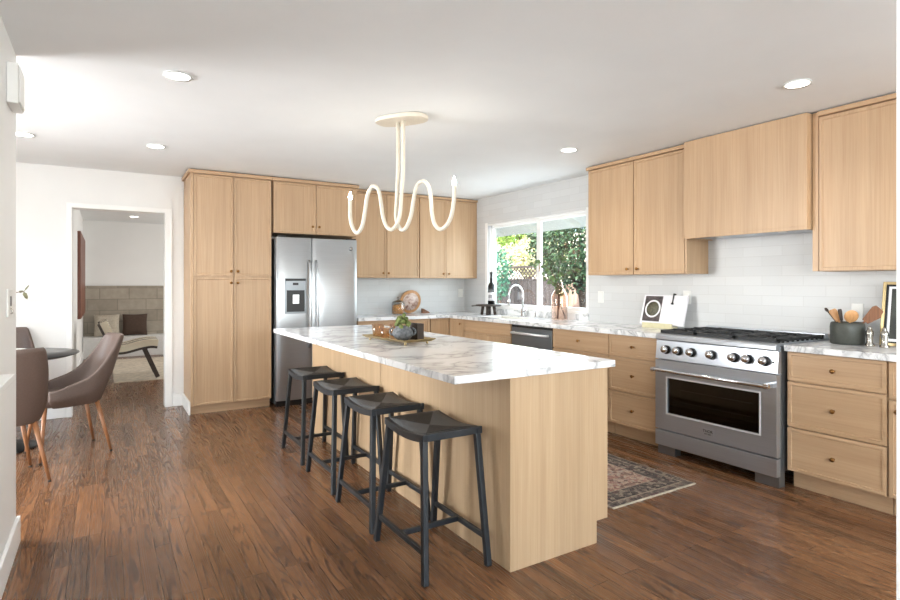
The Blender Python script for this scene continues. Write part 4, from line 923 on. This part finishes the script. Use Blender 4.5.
# crock with utensils
kx, ky = 4.10, 1.725
t = thing('utensil_crock', 'grey-green stoneware crock holding cooking utensils', 'crock', (kx, ky, cz))
MB().lathe([(0, 0), (0.088, 0), (0.094, 0.006), (0.096, 0.11), (0.092, 0.133), (0.086, 0.140), (0.082, 0.138), (0.086, 0.11), (0.085, 0.01), (0, 0.01)], (kx, ky, cz), 36).build('crock_body', 'stoneware', t)
def utensil(name, label, b, tip, r, head):
    b = Vector((kx, ky, cz + 0.012)) + Vector(b); tp = Vector((kx, ky, cz)) + Vector(tip)
    o = thing(name, label, name.split('_')[-1] if '_' in name else name, b, group='utensils in the crock')
    MB().tube([b, tp], r, 8).build('handle', head[1], o)
    d = (tp - b).normalized(); fr = d.to_track_quat('Z', 'Y').to_matrix()
    nrm = Vector((-0.75, -0.55, 0.2)); nrm = (nrm - d * nrm.dot(d)).normalized(); sd = d.cross(nrm)
    if head[0] == 'blade':
        w0, w1, L = head[2:]; pl = [(-w0, -0.01), (w0, -0.01), (w1, L * 0.8), (w1 * 0.8, L), (-w1 * 0.8, L), (-w1, L * 0.8)]
        MB().prism(pl, lambda a, h: tp + sd * a + d * h + nrm * 0.004, lambda a, h: tp + sd * a + d * h - nrm * 0.004).build('blade', head[1], o, bevel=0.002)
    else:
        L, w, th = head[2:]
        vs = []; m = Matrix((sd, nrm, d)).transposed().to_4x4(); m.translation = tp + d * L * 0.8
        pr = [(math.sin(PI * q / 8) + 1e-6, -math.cos(PI * q / 8)) for q in range(9)]
        MB().lathe(pr, seg=16, mat=m @ Matrix.Diagonal((w, th, L, 1))).build('bowl', head[1], o)
    return o
utensil('dark_spoon', 'thin dark spoon leaning far left out of the crock', (0.0, -0.03, 0), (0.0, 0.115, 0.205), 0.005, ('bowl', 'dark_wood', 0.016, 0.010, 0.004))
utensil('wooden_spatula', 'light wooden spatula at the left of the crock', (0.02, -0.01, 0), (0.0, 0.055, 0.152), 0.006, ('blade', 'light_wood', 0.014, 0.024, 0.075))
utensil('black_spatula', 'narrow dark spatula in the middle of the crock', (0.0, 0.01, 0), (-0.02, 0.026, 0.160), 0.005, ('blade', 'dark_wood', 0.008, 0.012, 0.065))
utensil('wooden_spoon', 'pale round wooden spoon at the right of the crock', (0.02, 0.02, 0), (-0.02, -0.024, 0.148), 0.006, ('bowl', 'light_wood', 0.044, 0.040, 0.010))
utensil('wooden_turner', 'broad brown wooden turner leaning right out of the crock', (-0.02, 0.04, 0), (0.020, -0.098, 0.155), 0.006, ('blade', 'mid_wood', 0.020, 0.042, 0.105))
def shaker(x, y, lb):
    o = MB().lathe([(0, 0), (0.026, 0), (0.027, 0.006), (0.018, 0.020), (0.016, 0.045), (0.021, 0.075), (0.020, 0.092), (0.012, 0.104), (0.011, 0.108), (0.013, 0.112), (0.008, 0.122), (0, 0.124)], (x, y, cz), 24).build('pepper_mill', 'pewter', None, (x, y, cz))
    return tag(o, lb, 'mill', 'pewter mills beside the crock')
shaker(4.06, 1.585, 'pewter mill just right of the stoneware crock'); shaker(4.035, 1.497, 'pewter mill standing in front of the gold picture frame')
t = thing('picture_frame', 'gold framed dark print leaning at the right end of the counter', 'picture frame', (4.2, 1.36, cz))
le = math.radians(9); ub = Vector((math.sin(le), 0, math.cos(le))); nb = Vector((-math.cos(le), 0, math.sin(le))); o0 = Vector((4.13, 0, cz + 0.003))
fy1, fy0, fh = 1.555, 1.215, 0.40
def fr_box(y0, y1, h0, h1, d0, d1, mb=None):
    q = page(y0, y1, h0, h1, d0, d1); return q if mb is None else mb.merge(q)
mb = fr_box(fy0, fy0 + 0.018, 0, fh, 0, 0.02); fr_box(fy1 - 0.018, fy1, 0, fh, 0, 0.02, mb); fr_box(fy0 + 0.018, fy1 - 0.018, 0, 0.018, 0, 0.02, mb); fr_box(fy0 + 0.018, fy1 - 0.018, fh - 0.018, fh, 0, 0.02, mb)
mb.build('frame', 'gold', t, bevel=0.002)
i = 0.018; e = 0.010
mb = fr_box(fy0 + i, fy0 + i + e, i, fh - i, 0.002, 0.014); fr_box(fy1 - i - e, fy1 - i, i, fh - i, 0.002, 0.014, mb); fr_box(fy0 + i + e, fy1 - i - e, i, i + e, 0.002, 0.014, mb); fr_box(fy0 + i + e, fy1 - i - e, fh - i - e, fh - i, 0.002, 0.014, mb)
mb.build('inner_frame', 'black_iron', t)
fr_box(fy0 + i + e, fy1 - i - e, i + e, fh - i - e, 0.002, 0.006).build('mat_board', 'paper', t)
fr_box(fy0 + 0.042, fy1 - 0.044, 0.045, fh - 0.042, 0.006, 0.007).build('print', 'art_dark', t)

# outlets and switches
def plate_x(y, z, w, lb, cat='outlet', n=1):
    t = thing('outlet' if cat == 'outlet' else 'light_switch', lb, cat, (4.317, y, z))
    RB(4.311, 4.3178, y - w / 2, y + w / 2, z - 0.058, z + 0.058).build('plate', 'plastic_white', t, bevel=0.002)
    RB(4.308, 4.312, y - 0.017, y + 0.017, z - 0.034, z + 0.034).build('socket', 'plastic_white', t, bevel=0.001)
plate_x(4.043, 1.169, 0.075, 'white outlet on the tile right of the window')
plate_x(3.05, 1.185, 0.075, 'white outlet on the tile behind the open cookbook')
plate_x(1.755, 1.112, 0.07, 'white outlet on the tile above the utensil crock')
t = thing('outlet', 'white outlet on the tile in the fridge-wall corner', 'outlet', (4.25, 6.597, 1.175))
RB(4.213, 4.288, 6.591, 6.5978, 1.117, 1.233).build('plate', 'plastic_white', t, bevel=0.002); RB(4.233, 4.268, 6.588, 6.592, 1.14, 1.21).build('socket', 'plastic_white', t)
t = thing('light_switch', 'white three-gang switch plate on the dining corner wall', 'switch', (-0.575, 6.609, 1.19))
RB(-0.655, -0.515, 6.603, 6.6095, 1.14, 1.245).build('plate', 'plastic_white', t, bevel=0.002)
for x in (-0.625, -0.585, -0.545): RB(x - 0.015, x + 0.015, 6.599, 6.604, 1.165, 1.22).build('rocker', 'plastic_white', t, bevel=0.001)
t = thing('light_switch', 'white switch plate on the end of the left partition', 'switch', (-0.38, 3.258, 1.215))
RB(-0.3795, -0.372, 3.196, 3.32, 1.152, 1.278).build('plate', 'plastic_white', t, bevel=0.002)
RB(-0.3725, -0.3695, 3.262, 3.284, 1.20, 1.245).build('rocker', 'black_plastic', t); MB().tube([(-0.372, 3.27, 1.19), (-0.365, 3.27, 1.18), (-0.365, 3.27, 1.165), (-0.372, 3.27, 1.165)], 0.003, 8).build('hook', 'pewter', t)
t = thing('door_chime', 'white door chime box high on the left partition', 'chime', (-0.355, 3.29, 2.22))
RB(-0.3795, -0.336, 3.196, 3.39, 2.125, 2.31).build('chime_box', 'plastic_white', t, bevel=0.004)
RB(-0.3355, -0.330, 3.206, 3.38, 2.135, 2.30).build('cover', 'plastic_white', t, bevel=0.003)

# ------------------------------------------------------------------ rug by the range
rx0, rx1, ry0, ry1 = 2.505, 3.262, 2.256, 3.60
rm = rug_mat((rx1 - rx0) / 2, (ry1 - ry0) / 2)
t = thing('kitchen_rug', 'faded oriental rug runner between island and range', 'rug', ((rx0 + rx1) / 2, (ry0 + ry1) / 2, 0))
RB(rx0, rx1, ry0, ry1, 0.0005, 0.008).build('pile', rm, t)
RB(rx0, rx1, ry0 - 0.012, ry0, 0.0005, 0.007).box(rx0 - 0.006, rx0, ry0 - 0.012, ry1, 0.0005, 0.007).box(rx1, rx1 + 0.006, ry0 - 0.012, ry1, 0.0005, 0.007).build('binding', 'rug_beige', t)

# ------------------------------------------------------------------ dining corner
tx, ty = -0.70, 5.60
t = thing('dining_table', 'round black pedestal dining table in the left corner', 'table', (tx, ty, 0))
MB().lathe([(0, 0.715), (0.46, 0.715), (0.505, 0.727), (0.520, 0.735), (0.518, 0.740), (0, 0.740)], (tx, ty, 0), 64).build('tabletop', 'table_black', t)
MB().lathe([(0.24, 0), (0.24, 0.012), (0.11, 0.05), (0.07, 0.10), (0.06, 0.60), (0.10, 0.70), (0.20, 0.7145)], (tx, ty, 0), 40).build('pedestal', 'black_iron', t)
def make_chair():
    t = thing('dining_chair', '', 'chair', group='taupe chairs around the dining table')
    # faces +Y; shell of back and arms
    hw, hd = 0.222, 0.230; nu, nv = 40, 9; vs = []
    def foot(u):
        w = PI * (1.30 * (2 * u - 1)); c, s = math.sin(w / 1.0 * 0.5 / 0.65), -math.cos(w * 0.5 / 0.65)
        return c, s
    for i in range(nu + 1):
        u = i / nu; a = -PI * 0.5 + (u - 0.5) * PI * 1.42       # angle round the plan, -90 deg = rear
        ca, sa = math.cos(a), math.sin(a); e = 2 / 3.4
        X = math.copysign(abs(ca) ** e, ca); Y = math.copysign(abs(sa) ** e, sa)
        k = abs(u - 0.5) * 2                                     # 0 rear .. 1 front
        s = min(1, max(0, (k - 0.30) / 0.62)); top = 0.900 - 0.385 * (1 - (1 - s) ** 1.9)
        for j in range(nv + 1):
            v = j / nv; z = 0.385 + (top - 0.385) * v
            fl = 0.80 + 0.20 * min(1, v * 2.2) ** 0.7
            back = max(0.0, -Y)
            vs.append((X * hw * fl, Y * hd * fl - 0.125 * back * max(0, (z - 0.45) / 0.44) ** 1.15, z))
    fs = [(i * (nv + 1) + j, (i + 1) * (nv + 1) + j, (i + 1) * (nv + 1) + j + 1, i * (nv + 1) + j + 1) for i in range(nu) for j in range(nv)]
    MB().add(vs, fs, True).build('backrest', 'chair_fabric', t, solid=0.028, subsurf=1)
    prof = [(0, 0.385), (0.17, 0.385), (0.205, 0.40), (0.215, 0.43), (0.215, 0.462), (0.20, 0.480), (0.12, 0.487), (0, 0.488)]
    sq = MB().lathe(prof, seg=40)
    def sup(p):
        r = math.hypot(p.x, p.y)
        if r < 1e-6: return p
        c, s = p.x / r, p.y / r; q = (abs(c) ** 4 + abs(s) ** 4) ** -0.25; return Vector((p.x * q * 0.97, p.y * q * 1.03 + 0.02, p.z))
    sq.v = [sup(p) for p in sq.v]; sq.build('seat', 'chair_fabric', t)
    for sx in (-1, 1):
        for sy in (-1, 1):
            l = MB().tube([(sx * 0.214, sy * 0.228, 0.012), (sx * 0.15, 0.185 if sy > 0 else -0.15, 0.395)], [0.0095, 0.0165], 12).build('leg', 'oak_leg', t)
            MB().lathe([(0.0105, 0), (0.0105, 0.012)], (sx * 0.214, sy * 0.228, 0), 12).build('leg_cap', 'black_plastic', l)
    return t
ch = make_chair(); ch['label'] = 'taupe dining chair seen from behind at the left edge of the picture'
place(ch, (-0.585, 4.665, 0), math.radians(18))
dup(ch, (-0.240, 5.236, 0), math.radians(90 + 16.5), 'taupe dining chair turned sideways in front of the doorway')
dup(ch, (-0.74, 6.22, 0), math.radians(188), 'taupe dining chair on the far side of the round table, mostly hidden')
for k, z in enumerate((0.7405, 0.758)):
    o = MB().lathe([(0, 0), (0.06, 0), (0.08, 0.006), (0.12 - k * 0.02, 0.016 + k * 0.014), (0.118 - k * 0.02, 0.018 + k * 0.014), (0.076, 0.010), (0, 0.006)], (-0.63, 5.50, z), 32).build('bowl' if k else 'plate', 'ceramic_white', None, (-0.63, 5.50, z))
    tag(o, ['white ceramic plate under the bowl on the round black table', 'white ceramic bowl stacked on a plate on the round black table'][k], 'bowl' if k else 'plate')
t = thing('branch_vase', 'dark vase with a green leafy sprig on the dining table', 'vase', (-0.80, 5.68, 0.7405))
vb = Vector((-0.80, 5.68, 0.7405))
MB().lathe([(0, 0), (0.05, 0), (0.07, 0.05), (0.06, 0.13), (0.025, 0.18), (0.028, 0.20), (0.022, 0.20), (0.019, 0.18), (0.05, 0.12), (0, 0.01)], vb, 24).build('vase_body', 'stoneware', t)
o = MB().tube([vb + Vector(q) for q in ((0, 0, 0.02), (0.02, 0, 0.25), (0.08, 0.0, 0.42), (0.18, 0.01, 0.49), (0.245, 0.02, 0.505))], 0.003, 7).build('branch', 'twig', t)
mb = MB()
for q, d, L, w in (((0.24, 0.02, 0.505), (0.5, -0.1, 0.75), 0.06, 0.006), ((0.235, 0.02, 0.50), (0.35, 0.0, -0.9), 0.07, 0.015), ((0.20, 0.015, 0.495), (0.6, 0.1, 0.15), 0.04, 0.010), ((0.12, 0.0, 0.45), (-0.1, 0, 0.8), 0.07, 0.02), ((0.06, 0, 0.38), (-0.5, 0.1, 0.5), 0.07, 0.02)):
    leaf_mesh(mb, vb + Vector(q), Vector(d), Vector((0.3, -1, 0.2)), L, w)
mb.build('leaves', 'leaf_dusky', o)

# ------------------------------------------------------------------ living room beyond the doorway
t = thing('stone_hearth', 'long pale hearth bench with a grey-brown stone tile wall behind', 'hearth', (1.3, 11.8, 0))
RB(-0.33, 3.0, 11.92, 11.995, 0.36, 1.27).build('tile_wall', 'far_tile', t)
RB(-0.33, 3.0, 11.55, 11.995, 0.0, 0.36).build('bench', 'hearth', t, bevel=0.006)
def cushion(name, label, x, y, z, w, h, d, m, rot, tilt):
    n = 10; vs = []
    for side in (1, -1):
        for i in range(n + 1):
            for jj in range(n + 1):
                a = 2 * i / n - 1; b = 2 * jj / n - 1
                k = (1 - a ** 4) * (1 - b ** 4); pinch = 1 - 0.06 * (1 - abs(a) ** 2) * (abs(b) ** 3) ; pinch2 = 1 - 0.06 * (1 - abs(b) ** 2) * (abs(a) ** 3)
                vs.append((a * w / 2 * pinch2, side * d / 2 * k ** 0.6, b * h / 2 * pinch))
    q = (n + 1) ** 2; fs = []
    for i in range(n):
        for jj in range(n):
            a = i * (n + 1) + jj; fs += [(a, a + n + 1, a + n + 2, a + 1), (q + a, q + a + 1, q + a + n + 2, q + a + n + 1)]
    mt = Matrix.Translation((x, y, z + h / 2 * math.cos(tilt))) @ Matrix.Rotation(rot, 4, 'Z') @ Matrix.Rotation(-tilt, 4, 'X')
    o = MB().add(vs, fs, True).xf(mt).build(name, m, None, (x, y, z)); return tag(o, label, 'cushion', 'cushions on the hearth bench')
cushion('cushion', 'beige linen cushion on the hearth bench', 0.03, 11.80, 0.362, 0.40, 0.40, 0.13, 'cushion_beige', 0.05, 0.22)
cushion('cushion', 'dark brown cushion on the hearth bench', 0.47, 11.79, 0.362, 0.40, 0.40, 0.13, 'cushion_brown', -0.05, 0.25)
tag(RB(-0.334, -0.295, 9.55, 11.75, 0.80, 2.06).build('wall_art', 'art_wood', None, (-0.33, 10.6, 0.80), bevel=0.003), 'tall reddish-brown wooden panel artwork on the far left wall', 'artwork')
tag(RB(0.10, 2.6, 8.52, 11.1, 0.0005, 0.012).build('area_rug', 'rug_beige', None, (1.3, 9.8, 0)), 'pale beige area rug in the room beyond the doorway', 'rug')
t = thing('lounge_chair', 'low slung lounge chair with cream and black stripes', 'chair', (0.34, 8.95, 0))
prof = [(0.615, 0.445), (0.53, 0.455), (0.40, 0.435), (0.24, 0.395), (0.13, 0.40), (0.06, 0.50), (0.00, 0.64), (-0.06, 0.78)]
prof = smooth_path(prof, 4)
def sling(m, y0, y1, off, th, name):
    vs = []
    for k, (x, z) in enumerate(prof):
        a = Vector(prof[max(k - 1, 0)]); b = Vector(prof[min(k + 1, len(prof) - 1)]); tt = (b - a).normalized(); nn = Vector((tt.y, -tt.x))
        if nn.y < 0 and abs(nn.y) > 0.3: nn = -nn
        if abs(nn.y) <= 0.3 and nn.x < 0: nn = -nn
        for o_ in (off, off + th):
            for y in (y0, y1): vs.append((x + nn.x * o_, y, z + nn.y * o_))
    n = len(prof); fs = []
    for k in range(n - 1):
        b = 4 * k; fs += [(b, b + 1, b + 5, b + 4), (b + 2, b + 6, b + 7, b + 3), (b, b + 4, b + 6, b + 2), (b + 1, b + 3, b + 7, b + 5)]
    fs += [(0, 2, 3, 1), (4 * n - 4, 4 * n - 3, 4 * n - 1, 4 * n - 2)]
    return MB().add(vs, fs).build(name, m, t)
sling('stripes', 8.66, 9.24, 0.0, 0.085, 'upholstery'); sling('dark_wood', 8.64, 8.675, -0.03, 0.03, 'side_rail'); sling('dark_wood', 9.225, 9.26, -0.03, 0.03, 'side_rail')
for y in (8.66, 9.24):
    MB().bar((0.62, y, 0.022), (0.46, y, 0.42), 0.04, 0.055, (1, 0, 0)).build('leg', 'dark_wood', t)
    MB().bar((-0.06, y, 0.022), (0.14, y, 0.40), 0.04, 0.055, (1, 0, 0)).build('leg', 'dark_wood', t)

# ------------------------------------------------------------------ garden outside the kitchen window
struct('ground', RB(4.45, 20, 0, 20, -0.25, -0.10), 'dirt')
struct('eave', MB().prism([(4.45, 2.36), (5.32, 2.05), (5.32, 2.16), (4.45, 2.47)], lambda x, z: (x, 2, z), lambda x, z: (x, 10, z)), 'eave')
for k in range(7):
    y = 3.6 + k * 0.82
    o = MB().prism([(4.46, 2.36), (5.22, 2.085), (5.22, 2.03), (4.46, 2.22)], lambda x, z: (x, y, z), lambda x, z: (x, y + 0.05, z)).build('rafter', 'eave', None); o['kind'] = 'structure'; o.name = 'trim_rafter' if k == 0 else 'trim_rafter.%03d' % k
def fence(name, label, x, y0, y1, z1, m, step, lattice=None):
    t = thing(name, label, 'fence', (x, (y0 + y1) / 2, -0.1))
    y = y0; mb = MB()
    while y < y1 - 0.01:
        mb.box(x, x + 0.02, y + 0.006, min(y + step, y1) - 0.006, -0.1, z1); y += step
    mb.build('boards', m, t)
    RB(x + 0.02, x + 0.06, y0, y1, 0.2, 0.29).box(x + 0.02, x + 0.06, y0, y1, z1 - 0.25, z1 - 0.16).build('rail', m, t)
    if lattice:
        mb = MB(); y = y0 - 0.3; zz0, zz1 = z1 + 0.03, z1 + lattice
        while y < y1:
            for s in (1, -1):
                a = (x + 0.01 + 0.004 * s, y if s > 0 else y + lattice, zz0); b = (x + 0.01 + 0.004 * s, y + lattice if s > 0 else y, zz1)
                if min(a[1], b[1]) > y0 and max(a[1], b[1]) < y1: mb.bar(a, b, 0.024, 0.007, (1, 0, 0))
            y += 0.12
        mb.box(x - 0.01, x + 0.03, y0, y1, zz1, zz1 + 0.05).box(x - 0.01, x + 0.03, y0, y1, z1, z1 + 0.04)
        mb.build('lattice', m, t)
    for yy in (y0, y1 - 0.09): RB(x - 0.05, x + 0.0, yy, yy + 0.09, -0.1, z1 + (lattice or 0) + 0.04).build('post', m, t)
    return t
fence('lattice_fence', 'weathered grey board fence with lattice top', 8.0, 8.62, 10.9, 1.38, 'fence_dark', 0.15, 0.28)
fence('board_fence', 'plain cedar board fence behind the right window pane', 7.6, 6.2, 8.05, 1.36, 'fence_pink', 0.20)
def tree(name, label, c, rad, n, L, m, trunk=None):
    c = Vector(c); t = thing(name, label, 'tree' if trunk else 'shrub', (c.x, c.y, -0.1)); mb = MB()
    for k in range(n):
        d = rv(); e = 0.45 + 0.55 * random.random() ** 0.5; lump = 1 + 0.18 * math.sin(5 * d.x + 3 * d.z) * math.cos(4 * d.y)
        p = c + Vector((d.x * rad[0], d.y * rad[1], d.z * rad[2])) * e * lump
        leaf_mesh(mb, p, rv() + d * 0.5, rv() + d * 0.8, L * (0.6 + 0.8 * random.random()), L * 0.3 * (0.7 + 0.6 * random.random()))
    mb.build('foliage', m, t)
    mb = MB()
    if trunk:
        mb.tube([(c.x, c.y, -0.1), (c.x + 0.05, c.y, c.z * 0.4), (c.x, c.y + 0.05, c.z)], [0.09, 0.07, 0.04], 10)
        for k in range(6):
            w = k * PI / 3; mb.tube([(c.x, c.y, c.z * 0.5 + 0.05 * k), (c.x + rad[0] * 0.6 * math.cos(w), c.y + rad[1] * 0.6 * math.sin(w), c.z + 0.2)], [0.04, 0.012], 8)
        mb.build('trunk', 'twig', t)
    else:
        for k in range(5):
            w = k * 1.257; mb.tube([(c.x, c.y, -0.1), (c.x + rad[0] * 0.5 * math.cos(w), c.y + rad[1] * 0.5 * math.sin(w), c.z)], [0.03, 0.01], 7)
        mb.build('stem', 'twig', t)
    return t
tree('garden_tree', 'dark green leafy tree filling the right window pane', (6.55, 6.55, 1.98), (0.75, 0.95, 0.72), 8500, 0.062, 'leaf_tree', True)
tree('pale_shrub', 'pale yellow sunlit shrub above the lattice fence', (8.6, 10.1, 1.95), (0.5, 1.1, 0.42), 2600, 0.09, 'leaf_pale')
tree('lime_tree', 'bright green tree high in the left window pane', (10.5, 12.6, 2.9), (0.9, 1.5, 0.75), 2600, 0.14, 'leaf_lime', True)
tree('teal_shrub', 'blue-green shrub at the left edge of the window', (7.45, 10.05, 1.55), (0.32, 0.32, 0.6), 1200, 0.07, 'leaf_teal')
tree('rear_tree', 'tall green tree behind the cedar fence', (10.4, 7.6, 2.6), (1.0, 1.2, 1.2), 2600, 0.13, 'leaf_tree', True)
struct('wall_neighbour', RB(13.0, 13.2, 8, 22, -0.1, 3.0), 'stucco')
